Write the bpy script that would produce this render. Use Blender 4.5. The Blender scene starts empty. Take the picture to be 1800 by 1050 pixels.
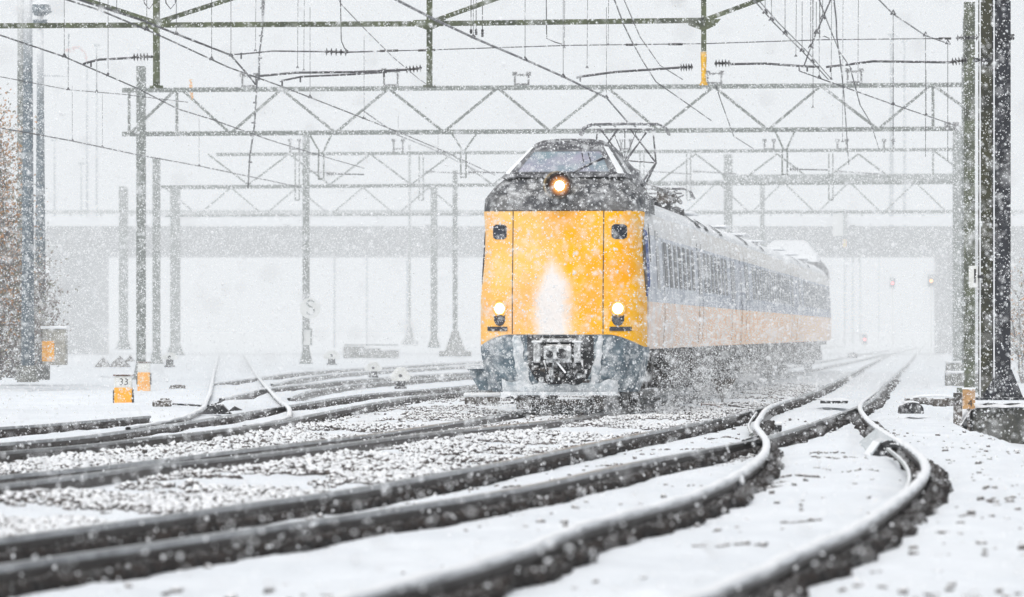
import bpy, math, random
import numpy as np
from mathutils import Vector, Matrix
random.seed(7); rng = np.random.default_rng(7)
S = bpy.context.scene
C = S.collection
R = math.radians
CAMH, HOR, F = 1.33, 585.0, 7000.0          # eye height (m above rail top), horizon row, focal length in photo pixels

def at(px, py, Y):                           # photo position at a known distance -> place in metres
    return Vector(((px-900)/F*Y, Y, CAMH+(HOR-py)/F*Y))
def onz(px, py, z):                          # photo position at a known height -> place in metres
    Y = F*(CAMH-z)/(py-HOR)
    return Vector(((px-900)/F*Y, Y, z))

# ------------------------------------------------------------------ materials
def nt(name):
    m = bpy.data.materials.new(name); m.use_nodes = True
    n = m.node_tree; n.nodes.clear()
    return m, n, n.nodes, n.links
def node(ns, t, **k):
    o = ns.new(t)
    for a, v in k.items():
        if a[0] == 'i' and a[1:].isdigit(): o.inputs[int(a[1:])].default_value = v
        else: setattr(o, a, v)
    return o
def math_n(ns, ls, op, a, b=None, clamp=False):
    o = ns.new('ShaderNodeMath'); o.operation = op; o.use_clamp = clamp
    for i, v in enumerate((a, b)):
        if v is None: continue
        if isinstance(v, (int, float)): o.inputs[i].default_value = v
        else: ls.new(v, o.inputs[i])
    return o.outputs[0]
def mixc(ns, ls, f, a, b):
    o = ns.new('ShaderNodeMix'); o.data_type = 'RGBA'
    for i, v in ((0, f), (6, a), (7, b)):
        if isinstance(v, (int, float)): o.inputs[i].default_value = v
        elif isinstance(v, tuple): o.inputs[i].default_value = (*v, 1) if len(v) == 3 else v
        else: ls.new(v, o.inputs[i])
    return o.outputs[2]
def noise(ns, ls, scale, detail=4, rough=.6, stretch=None, vec=None):
    tc = ns.new('ShaderNodeTexCoord'); src = vec or tc.outputs['Object']
    if stretch:
        mp = ns.new('ShaderNodeMapping'); mp.inputs['Scale'].default_value = stretch
        ls.new(src, mp.inputs[0]); src = mp.outputs[0]
    o = ns.new('ShaderNodeTexNoise'); o.inputs['Scale'].default_value = scale
    o.inputs['Detail'].default_value = detail; o.inputs['Roughness'].default_value = rough
    ls.new(src, o.inputs['Vector'])
    return o.outputs[0]
def ramp(ns, ls, src, lo, hi):
    o = ns.new('ShaderNodeMapRange'); o.interpolation_type = 'SMOOTHSTEP'
    o.inputs[1].default_value = lo; o.inputs[2].default_value = hi
    ls.new(src, o.inputs[0]); return o.outputs[0]
SNOW = (.88, .90, .92)
def surf(name, col, col2=None, rough=.7, metal=0., ns_scale=6, stick=(.58, .72), stick_scale=9, stick_max=.8, top=.35, bump=.0, stretch=None):
    """painted or rusty surface, two noisy tones, snow stuck in patches and lying on upward faces"""
    m, n, ns, ls = nt(name)
    out = node(ns, 'ShaderNodeOutputMaterial'); b = node(ns, 'ShaderNodeBsdfPrincipled')
    col2 = col2 or tuple(c*.55 for c in col)
    f = ramp(ns, ls, noise(ns, ls, ns_scale, 6, .65, stretch), .35, .65)
    base = mixc(ns, ls, f, col, col2)
    g = node(ns, 'ShaderNodeNewGeometry'); sx = node(ns, 'ShaderNodeSeparateXYZ'); ls.new(g.outputs['Normal'], sx.inputs[0])
    up = ramp(ns, ls, sx.outputs[2], top, top+.35)
    st = ramp(ns, ls, noise(ns, ls, stick_scale, 8, .75), *stick)
    st = math_n(ns, ls, 'MULTIPLY', st, stick_max)
    sn = math_n(ns, ls, 'MAXIMUM', up, st)
    c = mixc(ns, ls, sn, base, SNOW)
    ls.new(c, b.inputs['Base Color'])
    b.inputs['Roughness'].default_value = rough; 
    if metal:
        inv = math_n(ns, ls, 'SUBTRACT', 1., sn); ls.new(math_n(ns, ls, 'MULTIPLY', inv, metal), b.inputs['Metallic'])
    if bump:
        bp = node(ns, 'ShaderNodeBump'); bp.inputs['Strength'].default_value = bump; bp.inputs['Distance'].default_value = .02
        ls.new(noise(ns, ls, 40, 4), bp.inputs['Height']); ls.new(bp.outputs[0], b.inputs['Normal'])
    ls.new(b.outputs[0], out.inputs[0])
    return m
def emis(name, col, strength):
    m, n, ns, ls = nt(name)
    out = node(ns, 'ShaderNodeOutputMaterial'); e = node(ns, 'ShaderNodeEmission')
    e.inputs[0].default_value = (*col, 1); e.inputs[1].default_value = strength
    ls.new(e.outputs[0], out.inputs[0]); return m
M = {}
M['galv'] = surf('weathered_green_steel', (.13,.15,.13), (.075,.09,.08), stick=(.56,.68), stick_scale=14, stick_max=.6, ns_scale=10)
M['galv_near'] = surf('mossy_green_steel', (.115,.135,.075), (.055,.065,.045), stick=(.62,.74), stick_scale=14, stick_max=.6, ns_scale=3)
M['mast_olive'] = surf('olive_mossy_steel', (.05,.05,.022), (.018,.02,.014), stick=(.66,.74), stick_scale=22, stick_max=.7, ns_scale=3, top=.5)
M['mast_dark'] = surf('dark_wet_steel', (.018,.021,.03), (.008,.009,.014), stick=(.66,.74), stick_scale=22, stick_max=.7, ns_scale=4, top=.5)
M['pale_mast'] = surf('grey_blue_concrete', (.09,.13,.16), (.05,.075,.095), stick=(.5,.7), stick_max=.5)
M['wire'] = surf('dull_copper_wire', (.11,.11,.12), (.06,.06,.065), top=.7, stick=(.7,.8))
M['wire_snow'] = surf('frosted_wire', (.16,.16,.17), (.10,.10,.11), top=.4, stick=(.5,.7))
M['insul'] = surf('brown_porcelain', (.05,.045,.045), (.02,.02,.025), rough=.3, top=.75, stick=(.66,.76))
M['concrete'] = surf('stained_concrete', (.19,.19,.17), (.07,.075,.065), ns_scale=8, stick=(.57,.68), stick_scale=18, top=.5, bump=.4)
M['pale_concrete'] = surf('pale_stained_concrete', (.42,.40,.35), (.24,.23,.20), ns_scale=8, stick=(.55,.7), stick_scale=14, top=.5)
M['concrete_dark'] = surf('dark_mossy_concrete', (.075,.075,.062), (.025,.027,.024), ns_scale=9, stick=(.6,.68), stick_scale=22, top=.5, bump=.5)
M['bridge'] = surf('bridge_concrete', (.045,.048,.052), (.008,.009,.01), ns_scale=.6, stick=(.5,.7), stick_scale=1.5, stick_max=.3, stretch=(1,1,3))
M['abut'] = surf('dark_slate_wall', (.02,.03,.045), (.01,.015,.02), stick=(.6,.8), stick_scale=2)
M['rail'] = surf('rail_steel', (.060,.052,.047), (.026,.015,.011), rough=.45, metal=.3, ns_scale=5, stick=(.6,.75), stick_scale=16, stick_max=.3, top=.8, bump=.2)
M['rail_head'] = surf('polished_rail_head', (.30,.31,.32), (.16,.165,.17), rough=.28, metal=.85, ns_scale=3, top=2., stick=(.55,.8), stick_max=.4)
M['rust'] = surf('rusty_iron', (.16,.07,.04), (.05,.03,.02), ns_scale=12)
M['black'] = surf('black_iron', (.03,.032,.036), (.015,.016,.018), stick=(.6,.7), stick_scale=20, top=.55)
M['under'] = surf('snow_spattered_underframe', (.045,.04,.037), (.09,.075,.062), ns_scale=3, stick=(.5,.62), stick_scale=11, stick_max=.75, top=.45, bump=.5)
M['plain_snow'] = surf('packed_snow', (.86,.88,.90), (.82,.845,.87), rough=.9, stick=(.4,.6), bump=.3)
M['white_plate'] = surf('white_enamel', (.75,.76,.74), (.62,.63,.60), rough=.4, stick=(.6,.8))
M['marker_yellow'] = surf('yellow_marker_paint', (.95,.44,.02), (.80,.34,.02), ns_scale=8, stick=(.60,.72), stick_scale=12, stick_max=.8)
M['cover_yellow'] = surf('yellow_plastic_cover', (.85,.50,.05), (.60,.33,.03), ns_scale=12, stick=(.62,.72), stick_max=.7)
M['digits'] = surf('black_digit_paint', (.03,.03,.03), (.05,.05,.05), top=2., stick=(.8,.9))
M['wood'] = surf('weathered_plywood', (.55,.33,.14), (.36,.2,.09), ns_scale=9, stick=(.68,.8))
M['bark'] = surf('dark_bark', (.07,.055,.05), (.035,.03,.03), stick=(.55,.7), top=.4)
M['glow_warm'] = emis('headlight_glow', (1., .93, .78), 9)
M['glow_top'] = emis('top_light_core', (1., .83, .42), 9)
M['glow_red'] = emis('red_signal_light', (1., .12, .12), 7)
M['glow_orange'] = emis('orange_signal_light', (1., .36, .06), 9)

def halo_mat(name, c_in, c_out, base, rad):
    """lamp bloom painted as emission on a disc, brightest next to the bulb"""
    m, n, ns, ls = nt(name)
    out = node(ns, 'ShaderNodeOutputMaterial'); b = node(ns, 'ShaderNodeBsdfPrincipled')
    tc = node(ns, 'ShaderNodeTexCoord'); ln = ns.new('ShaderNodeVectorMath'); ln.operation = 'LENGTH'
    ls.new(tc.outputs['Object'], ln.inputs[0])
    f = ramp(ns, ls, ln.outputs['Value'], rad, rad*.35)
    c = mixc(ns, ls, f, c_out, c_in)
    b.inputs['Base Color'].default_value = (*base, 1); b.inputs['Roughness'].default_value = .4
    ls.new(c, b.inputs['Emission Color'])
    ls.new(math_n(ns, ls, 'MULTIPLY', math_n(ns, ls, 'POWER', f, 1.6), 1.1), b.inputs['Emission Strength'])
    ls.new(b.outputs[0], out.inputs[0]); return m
M['halo_top'] = halo_mat('top_light_painted_bloom', (1.,.45,.07), (1.,.22,.02), (.10,.08,.07), .21)  # discs around the bulbs glow to stand for the bloom of the lamps
M['halo_low'] = halo_mat('headlight_painted_bloom', (1.,.80,.35), (1.,.5,.08), (.8,.4,.05), .15)

def snow_mat():
    m, n, ns, ls = nt('fresh_snow')
    out = node(ns, 'ShaderNodeOutputMaterial'); b = node(ns, 'ShaderNodeBsdfPrincipled')
    f = ramp(ns, ls, noise(ns, ls, .6, 5), .3, .7)
    c = mixc(ns, ls, f, (.84,.875,.91), (.77,.81,.85))
    # grit and ballast edges showing through thin snow
    sp = ramp(ns, ls, noise(ns, ls, 9, 6, .8, (1,.55,1)), .70, .76)
    zone = ramp(ns, ls, noise(ns, ls, .7, 3), .45, .62)
    c = mixc(ns, ls, math_n(ns, ls, 'MULTIPLY', sp, zone), c, (.62,.63,.64))
    ls.new(c, b.inputs['Base Color']); b.inputs['Roughness'].default_value = .85
    bp = node(ns, 'ShaderNodeBump'); bp.inputs['Strength'].default_value = .35; bp.inputs['Distance'].default_value = .03
    ls.new(noise(ns, ls, 14, 6, .7), bp.inputs['Height']); ls.new(bp.outputs[0], b.inputs['Normal'])
    ls.new(b.outputs[0], out.inputs[0]); return m
M['snow'] = snow_mat()
def stone_mat():
    m, n, ns, ls = nt('ballast_stone')
    out = node(ns, 'ShaderNodeOutputMaterial'); b = node(ns, 'ShaderNodeBsdfPrincipled')
    rnd = ramp(ns, ls, noise(ns, ls, 3, 6, .8), .3, .7)
    base = mixc(ns, ls, rnd, (.035,.032,.032), (.15,.13,.12))
    g = node(ns, 'ShaderNodeNewGeometry'); sx = node(ns, 'ShaderNodeSeparateXYZ'); ls.new(g.outputs['Normal'], sx.inputs[0])
    up = ramp(ns, ls, math_n(ns, ls, 'ADD', sx.outputs[2], math_n(ns, ls, 'MULTIPLY', math_n(ns, ls, 'SUBTRACT', noise(ns, ls, 20, 3), .5), .8)), .49, .80)
    ls.new(mixc(ns, ls, up, base, SNOW), b.inputs['Base Color']); b.inputs['Roughness'].default_value = .8
    ls.new(b.outputs[0], out.inputs[0]); return m
M['stone'] = stone_mat()
def flake_mat():
    m, n, ns, ls = nt('snowflake')
    out = node(ns, 'ShaderNodeOutputMaterial'); d = node(ns, 'ShaderNodeBsdfDiffuse'); t = node(ns, 'ShaderNodeBsdfTranslucent'); mx = node(ns, 'ShaderNodeMixShader')
    d.inputs[0].default_value = (.95,.96,.97,1); t.inputs[0].default_value = (.95,.96,.97,1); mx.inputs[0].default_value = .45
    e = node(ns, 'ShaderNodeEmission'); e.inputs[0].default_value = (.95,.97,1,1); e.inputs[1].default_value = .13; ad = node(ns, 'ShaderNodeAddShader')  # faint glow added so the flakes do not look dark against the sky
    ls.new(d.outputs[0], mx.inputs[1]); ls.new(t.outputs[0], mx.inputs[2]); ls.new(mx.outputs[0], ad.inputs[0]); ls.new(e.outputs[0], ad.inputs[1]); ls.new(ad.outputs[0], out.inputs[0]); return m
M['flake'] = flake_mat()

# ------------------------------------------------------------------ mesh builder
class MB:
    def __init__(s): s.v = []; s.f = []; s.mi = []
    def add(s, vs, fs, mi=0):
        k = len(s.v); s.v += [tuple(x) for x in vs]; s.f += [tuple(k+i for i in f) for f in fs]; s.mi += [mi]*len(fs); return s
    def box(s, c, d, rot=None, mi=0):
        hx, hy, hz = d[0]/2, d[1]/2, d[2]/2; c = Vector(c)
        vs = [Vector((x*hx, y*hy, z*hz)) for x in (-1,1) for y in (-1,1) for z in (-1,1)]
        if rot: vs = [rot @ v for v in vs]
        return s.add([c+v for v in vs], [(0,1,3,2),(4,6,7,5),(0,4,5,1),(2,3,7,6),(0,2,6,4),(1,5,7,3)], mi)
    def bar(s, a, b, w, h=None, mi=0):
        a, b = Vector(a), Vector(b); h = h or w; d = (b-a); L = d.length; d.normalize()
        up = Vector((0,1,0)) if abs(d.y) < .9 else Vector((0,0,1))
        x = d.cross(up).normalized(); y = x.cross(d).normalized()
        m = Matrix((x, y, d)).transposed()
        return s.box((a+b)/2, (w, h, L), m, mi)
    def tube(s, pts, r, n=8, cap=True, mi=0):
        pts = [Vector(p) for p in pts]; rs = r if isinstance(r, (list, tuple)) else [r]*len(pts); vs = []
        for i, p in enumerate(pts):
            d = (pts[min(i+1, len(pts)-1)] - pts[max(i-1, 0)]).normalized()
            up = Vector((0,0,1)) if abs(d.z) < .9 else Vector((1,0,0))
            x = d.cross(up).normalized(); y = x.cross(d)
            for k in range(n):
                a = 2*math.pi*k/n; vs.append(p + (x*math.cos(a)+y*math.sin(a))*rs[i])
        fs = [(i*n+k, i*n+(k+1)%n, (i+1)*n+(k+1)%n, (i+1)*n+k) for i in range(len(pts)-1) for k in range(n)]
        if cap: fs += [tuple(range(n))[::-1], tuple((len(pts)-1)*n+k for k in range(n))]
        return s.add(vs, fs, mi)
    def prism(s, poly, y0, y1, mi=0):        # polygon in x,z pushed along y
        n = len(poly); vs = [(x, y0, z) for x, z in poly]+[(x, y1, z) for x, z in poly]
        return s.add(vs, [tuple(range(n)), tuple(range(n, 2*n))[::-1]]+[(i, i+n, (i+1)%n+n, (i+1)%n) for i in range(n)], mi)
    def grid(s, rows, mi=0, closed=False):
        n = len(rows[0]); vs = [p for r in rows for p in r]; fs = []
        for i in range(len(rows)-1):
            for k in range(n if closed else n-1):
                fs.append((i*n+k, i*n+(k+1)%n, (i+1)*n+(k+1)%n, (i+1)*n+k))
        return s.add(vs, fs, mi)
    def build(s, name, mats, parent=None, smooth=False, bevel=0, **props):
        me = bpy.data.meshes.new(name); me.from_pydata([tuple(v) for v in s.v], [], s.f)
        for m in (mats if isinstance(mats, (list, tuple)) else [mats]): me.materials.append(m)
        me.polygons.foreach_set('material_index', s.mi)
        if smooth: me.polygons.foreach_set('use_smooth', [True]*len(me.polygons))
        me.update()
        import bmesh
        bm = bmesh.new(); bm.from_mesh(me); bmesh.ops.recalc_face_normals(bm, faces=bm.faces); bm.to_mesh(me); bm.free()
        o = bpy.data.objects.new(name, me); C.objects.link(o)
        if parent: o.parent = parent
        if bevel:
            b = o.modifiers.new('bevel', 'BEVEL'); b.width = bevel; b.segments = 2; b.limit_method = 'ANGLE'
        for k, v in props.items(): o[k] = v
        return o
def thing(name, loc, label, cat, group=None, rz=0):
    o = bpy.data.objects.new(name, None); C.objects.link(o); o.location = loc; o.rotation_euler = (0,0,rz)
    o['label'] = label; o['category'] = cat; o.empty_display_size = .2
    if group: o['group'] = group
    return o
def tag(o, label, cat, group=None):
    o['label'] = label; o['category'] = cat
    if group: o['group'] = group
    return o
def npmesh(name, V, Fc, mat, per):           # big meshes straight from arrays
    me = bpy.data.meshes.new(name); nv, nf = len(V), len(Fc)
    me.vertices.add(nv); me.vertices.foreach_set('co', V.astype(np.float32).ravel())
    me.loops.add(nf*per); me.loops.foreach_set('vertex_index', Fc.astype(np.int32).ravel())
    me.polygons.add(nf); me.polygons.foreach_set('loop_start', np.arange(0, nf*per, per, dtype=np.int32))
    me.materials.append(mat); me.update(calc_edges=True); me.validate()
    o = bpy.data.objects.new(name, me); C.objects.link(o); return o
def rel(pts, o):
    return [Vector(p)-o for p in pts]
def text(name, body, size, loc, parent, mat, rz=0, ext=.002):
    cu = bpy.data.curves.new(name, 'FONT'); cu.body = body; cu.size = size; cu.align_x = 'CENTER'; cu.align_y = 'CENTER'; cu.extrude = ext
    cu.materials.append(mat); tmp = bpy.data.objects.new(name, cu); C.objects.link(tmp); bpy.context.view_layer.update()
    me = bpy.data.meshes.new_from_object(tmp.evaluated_get(bpy.context.evaluated_depsgraph_get())); bpy.data.objects.remove(tmp)
    if not me.materials: me.materials.append(mat)
    o = bpy.data.objects.new(name, me); C.objects.link(o); o.parent = parent
    o.location = loc; o.rotation_euler = (R(90), 0, rz); return o

# ------------------------------------------------------------------ rails
def spline(pts, step=.25):
    P = np.array([list(p) for p in pts], float); P = P[np.argsort(P[:,1])]
    # monotone in Y: cubic hermite through the points
    Y = P[:,1]; out = []
    d = np.diff(P[:,[0,2]], axis=0)/np.diff(Y)[:,None]
    m = np.zeros((len(P),2)); m[0] = d[0]; m[-1] = d[-1]
    for i in range(1, len(P)-1):
        h0, h1 = Y[i]-Y[i-1], Y[i+1]-Y[i]; m[i] = (d[i-1]*h1+d[i]*h0)/(h0+h1)
    y = Y[0]; ys = []
    while y < Y[-1]: ys.append(y); y += max(step, step*y/40)
    ys.append(Y[-1])
    for y in ys:
        i = min(max(np.searchsorted(Y, y)-1, 0), len(P)-2); h = Y[i+1]-Y[i]; t = (y-Y[i])/h
        a = (2*t**3-3*t**2+1)*P[i,[0,2]]+(t**3-2*t**2+t)*h*m[i]+(-2*t**3+3*t**2)*P[i+1,[0,2]]+(t**3-t**2)*h*m[i+1]
        out.append((a[0], y, a[1]))
    return np.array(out)
RAILS = []                                    # every rail centre line, for the ground and the ballast
BURY = []
def rail_mesh(path, parent, cap=False, bury=.165, label=None):
    BURY.append(bury)
    prof = [(-.072,-.165),(-.072,-.152),(-.012,-.125),(-.010,-.045),(-.034,-.036),(-.036,-.006),(-.030,0),
            (.030,0),(.036,-.006),(.034,-.036),(.010,-.045),(.012,-.125),(.072,-.152),(.072,-.165)]
    b = MB(); o = Vector(parent.location); rows = []; caprows = []; 
    P = [Vector(p) for p in path]
    for i, p in enumerate(P):
        d = (P[min(i+1,len(P)-1)]-P[max(i-1,0)]); d.z = 0; d.normalize(); x = Vector((d.y, -d.x, 0))
        rows.append([p-o+x*u+Vector((0,0,z)) for u, z in prof])
        w = .037 + .004*math.sin(i*1.7); h = .020+.006*math.sin(i*.9)+.003*math.sin(i*2.3)
        caprows.append([p-o+x*u+Vector((0,0,z)) for u, z in [(-w,-.012),(-w,h*.5),(-w*.6,h),(w*.6,h),(w,h*.5),(w,-.012)]])
    n = len(prof)
    vs = [v for r in rows for v in r]
    for i in range(len(rows)-1):
        for k in range(n-1):
            b.f.append((i*n+k, i*n+k+1, (i+1)*n+k+1, (i+1)*n+k)); b.mi.append(1 if 4 <= k <= 8 else 0)
    b.v = [tuple(v) for v in vs]
    r = b.build('rail', [M['rail'], M['rail_head']], parent)
    if label: r['label'] = label
    if cap:
        MB().grid(caprows).build('snow_cap', M['plain_snow'], r, smooth=True)
    RAILS.append(np.array(path)); return r
def track(label, rails, bury=.165, group='railway tracks of the yard', name='railway_track', cat='railway track'):
    p0 = rails[0][0][0]; t = thing(name, (p0[0], p0[1], p0[2]-.165), label, cat, group)
    for path, cap in rails: rail_mesh(path, t, cap, bury)
    return t
def pix(pts, z): return [onz(a, b, z(b) if callable(z) else z) for a, b in pts]
def ramp1(v, a, b, lo, hi): t = min(max((v-a)/(b-a), 0), 1); return lo+(hi-lo)*t
zA = lambda y: ramp1(y, 700, 790, 0, .10)
zR = lambda y: ramp1(y, 700, 790, 0, .13)
zC = lambda y: ramp1(y, 708, 765, .0, .145)
def extend(pts, slope, Yend, z=None):
    p = max(pts, key=lambda q: q[1]); return pts+[Vector((p[0]+slope*(y-p[1]), y, p[2])) for y in np.linspace(p[1]+15, Yend, 6)]
L1 = pix([(-120,960),(0,945),(225,915),(425,886),(600,862),(750,836),(900,808),(1050,777),(1200,748),(1283,731),(1339,717),(1394,701),(1440,683),(1478,665),(1528,640),(1575,617)], zA)
R1 = pix([(-120,1012),(0,993),(250,957),(450,927),(650,899),(900,859),(1100,816),(1300,778),(1361,764),(1420,746),(1478,726),(1514,712),(1555,676),(1594,640),(1618,613)], zR)
CL = pix([(560,1072),(620,1048),(750,1015),(900,972),(1025,924),(1200,876),(1269,848),(1319,820),(1343,797),(1347,777),(1339,763),(1330,750),(1337,733),(1352,716),(1394,700)], zC)
CR = pix([(1150,1075),(1220,1049),(1320,1010),(1400,972),(1500,929),(1533,909),(1575,880),(1611,851),(1627,829),(1624,811),(1603,790),(1569,769),(1541,751),(1520,732),(1512,713),(1538,690)], zC)
L1 = extend(L1, .107, 600); R1 = extend(R1, .107, 600)
TH = math.atan(.12); fx, fy = math.sin(TH), math.cos(TH)
FRONT = Vector((.77, 66.7, 0))
L2 = pix([(-800,930),(-420,886),(-120,852),(0,836),(150,822),(250,811),(450,787),(550,775),(650,763),(720,753),(825,737)], 0)
L2 += [FRONT+Vector((fx,fy,0))*t+Vector((fy,-fx,0))*-.75 for t in (0,15,40,80,140,300)]
def cant(Y): return ramp1(Y, 50, 63, .115, 0)
sp = spline(L2); R2 = []
for i, p in enumerate(sp):
    d = sp[min(i+1,len(sp)-1)]-sp[max(i-1,0)]; d = d/np.hypot(d[0], d[1]); R2.append((p[0]+d[1]*1.5, p[1]-d[0]*1.5, cant(p[1])))
R2 = np.array(R2); L2 = sp
L3 = extend(pix([(-500,824),(-120,789),(0,779),(110,770),(225,756),(350,738),(450,722),(525,710),(650,692),(750,684),(825,677)], 0), .11, 420)
R3 = extend(pix([(-500,845),(-120,806),(0,794),(125,784),(250,770),(350,759),(450,747),(550,728),(650,709),(725,697),(825,686)], .03), .11, 420)
DL = pix([(225,753),(300,739),(345,724),(364,702),(371,680),(376,655),(380,640),(384,622)], .02)
DR = pix([(430,750),(500,736),(509,724),(487,700),(463,674),(447,652),(438,638),(428,621)], .02)
L4 = extend(pix([(388,702),(420,694),(475,682),(550,674),(650,665),(725,660),(825,654)], 0), .11, 420)
R4 = extend(pix([(508,700),(550,686),(625,675),(725,667),(825,660)], 0), .11, 420)
L5 = extend(pix([(375,674),(450,664),(550,652),(675,645),(825,636)], .0), .11, 420)
R5 = extend(pix([(478,676),(525,665),(600,656),(700,650),(825,642)], .0), .11, 420)
L6 = pix([(-120,761),(0,751),(75,746),(150,740),(262,731)], 0)
track('straight main track, two dark rails from the lower left corner to the far distance', [(spline(L1), False), (spline(R1), False)])
track('curved turnout track with thick snow caps bending out of the lower edge', [(spline(CL), True), (spline(CR), True)])
track('track the yellow train runs on, two thin rails with gravel on both sides', [(L2, False), (R2, False)], .12)
track('track just behind the train track, dark rails beside the snowy rounded stone', [(spline(L3), False), (spline(R3), False)], .15)
track('snow covered diverging rails that cross the left yard like two pale hoses', [(spline(DL), True), (spline(DR), True)], .08)
track('pale track passing directly behind the white dwarf signals', [(spline(L4), True), (spline(R4), False)])
track('farthest pale track curving in front of the grey cabinet pile', [(spline(L5), True), (spline(R5), True)])
t = thing('siding_rail', (L6[0][0], L6[0][1], -.165), 'short dark single rail ending in the snow near the yellow marker post 33', 'rail')
rail_mesh(spline(L6), t)
# frog casting where the curved rail crosses the main rail, and check rails
def rib(p, q, off0, off1, cap=True):
    pass

# ------------------------------------------------------------------ ground
def vnoise(X, Y, cell, seed):
    g = np.random.default_rng(seed).random((257,257))
    x = X/cell; y = Y/cell; xi = np.floor(x).astype(int); yi = np.floor(y).astype(int); fx_ = x-xi; fy_ = y-yi
    fx_ = fx_*fx_*(3-2*fx_); fy_ = fy_*fy_*(3-2*fy_)
    a = g[xi%256, yi%256]; b = g[(xi+1)%256, yi%256]; c = g[xi%256, (yi+1)%256]; d = g[(xi+1)%256, (yi+1)%256]
    return (a*(1-fx_)+b*fx_)*(1-fy_)+(c*(1-fx_)+d*fx_)*fy_-.5
def ground_z(X, Y, fine=True):
    base = -.10+0*X
    base = np.where(X > 7.2, base-.0, base)
    # the bank falls away to the right beside the concrete block
    base = base - .60*np.clip((X-(6.7+(Y-60)*.05))/.8, 0, 1)*np.clip(1.6-abs(Y-60)/10, 0, 1)
    wsum = np.full(X.shape, .9); z = base*.9; dmin = np.full(X.shape, 99.)
    for r, bu in zip(RAILS, BURY):
        ok = (Y >= r[0,1]-.3) & (Y <= r[-1,1]+.3)
        xr = np.interp(Y, r[:,1], r[:,0]); zr = np.interp(Y, r[:,1], r[:,2]); d = np.abs(X-xr)
        d = np.where(ok, d, 99.); w = 1/(d*d+.02)**1.5
        z += w*(zr-bu); wsum += w; dmin = np.minimum(dmin, d)
    z = z/wsum
    z += .035*np.clip((dmin-.12)/.4, 0, 1)
    if fine:
        a = np.clip((dmin-.05)/.3, .15, 1)
        z += a*(.05*vnoise(X, Y, 1.3, 1)+.035*vnoise(X, Y, .35, 2)+.03*vnoise(X, Y, .13, 3))
    return z, dmin
ys = [14.]
while ys[-1] < 170: ys.append(ys[-1]*1.0028)
while ys[-1] < 6000: ys.append(ys[-1]*1.12)
xs = list(np.arange(-13, 13.01, .065))
x = 13.2; ext = []
while x < 3000: ext.append(x); x *= 1.12
xs = [-e for e in ext[::-1]]+xs+ext
XX, YY = np.meshgrid(np.array(xs), np.array(ys))
# columns are widened with distance so the fine part follows the view
ZZ, DM = ground_z(XX, YY)
far = np.clip((YY-150)/60, 0, 1); ZZ = ZZ*(1-far)+(-.12)*far
V = np.stack([XX, YY, ZZ], -1).reshape(-1, 3); nx = len(xs); ny = len(ys)
idx = np.arange(nx*ny).reshape(ny, nx)
Fq = np.stack([idx[:-1,:-1], idx[:-1,1:], idx[1:,1:], idx[1:,:-1]], -1).reshape(-1, 4)
g = npmesh('ground', V, Fq, M['snow'], 4); g['kind'] = 'structure'
g.data.polygons.foreach_set('use_smooth', [True]*len(g.data.polygons))

# ------------------------------------------------------------------ ballast stones
cube = np.array([(x,y,z) for x in (-1,1) for y in (-1,1) for z in (-1,1)], float)
cf = np.array([(0,1,3,2),(4,6,7,5),(0,4,5,1),(2,3,7,6),(0,2,6,4),(1,5,7,3)])
def stones(name, P, size, mat, label=None):
    n = len(P); v = cube[None]*(.55+.45*rng.random((n,8,3)))
    v *= size[:,None,None]*(.7+.6*rng.random((n,1,3)))
    a = rng.random(n)*6.28; b = (rng.random(n)-.5)*1.6; c_ = (rng.random(n)-.5)*1.6
    for ang, (i, j) in ((b,(1,2)),(c_,(0,2)),(a,(0,1))):
        s, c = np.sin(ang)[:,None], np.cos(ang)[:,None]; vi, vj = v[:,:,i].copy(), v[:,:,j].copy()
        v[:,:,i] = vi*c-vj*s; v[:,:,j] = vi*s+vj*c
    v += P[:,None,:]
    Fc = (cf[None]+(np.arange(n)*8)[:,None,None]).reshape(-1,4)
    return npmesh(name, v.reshape(-1,3), Fc, mat, 4)
Pst = []; Sst = []
def rx(r, Y): return np.interp(Y, r[:,1], r[:,0])
def scatter(n, Y0, Y1, xa, xb, dens=None, smin=.018, smax=.045, sink=.3, clump=None):
    Y = Y0*(Y1/Y0)**rng.random(n); t = rng.random(n); X = xa(Y)*(1-t)+xb(Y)*t
    keep = np.ones(n, bool)
    if clump is not None: keep &= (vnoise(X, Y*.6, 1.1, 11)+.5*vnoise(X, Y, .35, 12)+.18) > clump
    X, Y = X[keep], Y[keep]; z, dm = ground_z(X, Y)
    s = smin+(smax-smin)*rng.random(len(X))**1.5
    k = (dm > .055) ; X, Y, z, s = X[k], Y[k], z[k], s[k]
    Pst.append(np.stack([X, Y, z+s*(sink-.5*rng.random(len(X)))], -1)); Sst.append(s)
A1, B1, c1, c2, A2, B2, A3, B3 = RAILS[0], RAILS[1], RAILS[2], RAILS[3], RAILS[4], RAILS[5], RAILS[6], RAILS[7]
f = lambda r, o=0: (lambda Y: rx(r, Y)+o)
scatter(20000, 24, 110, f(B2,.14), f(A1,-.25), clump=.03, smax=.036)
scatter(26000, 24, 75, f(B2,.3), f(A1,-.5), clump=.24, smax=.048, sink=.5)
scatter(17000, 30, 110, f(B3,.14), f(A2,-.14), clump=.05, smax=.034)
scatter(14000, 30, 60, f(B3,.3), f(A2,-.2), clump=.2, smax=.05, sink=.6)
scatter(2500, 40, 110, f(A2,.16), f(B2,-.16), clump=.1, smax=.03)
scatter(900, 17, 60, f(c2,.3), f(c2,4.2), clump=.38, smax=.03, smin=.01, sink=.15)
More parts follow.
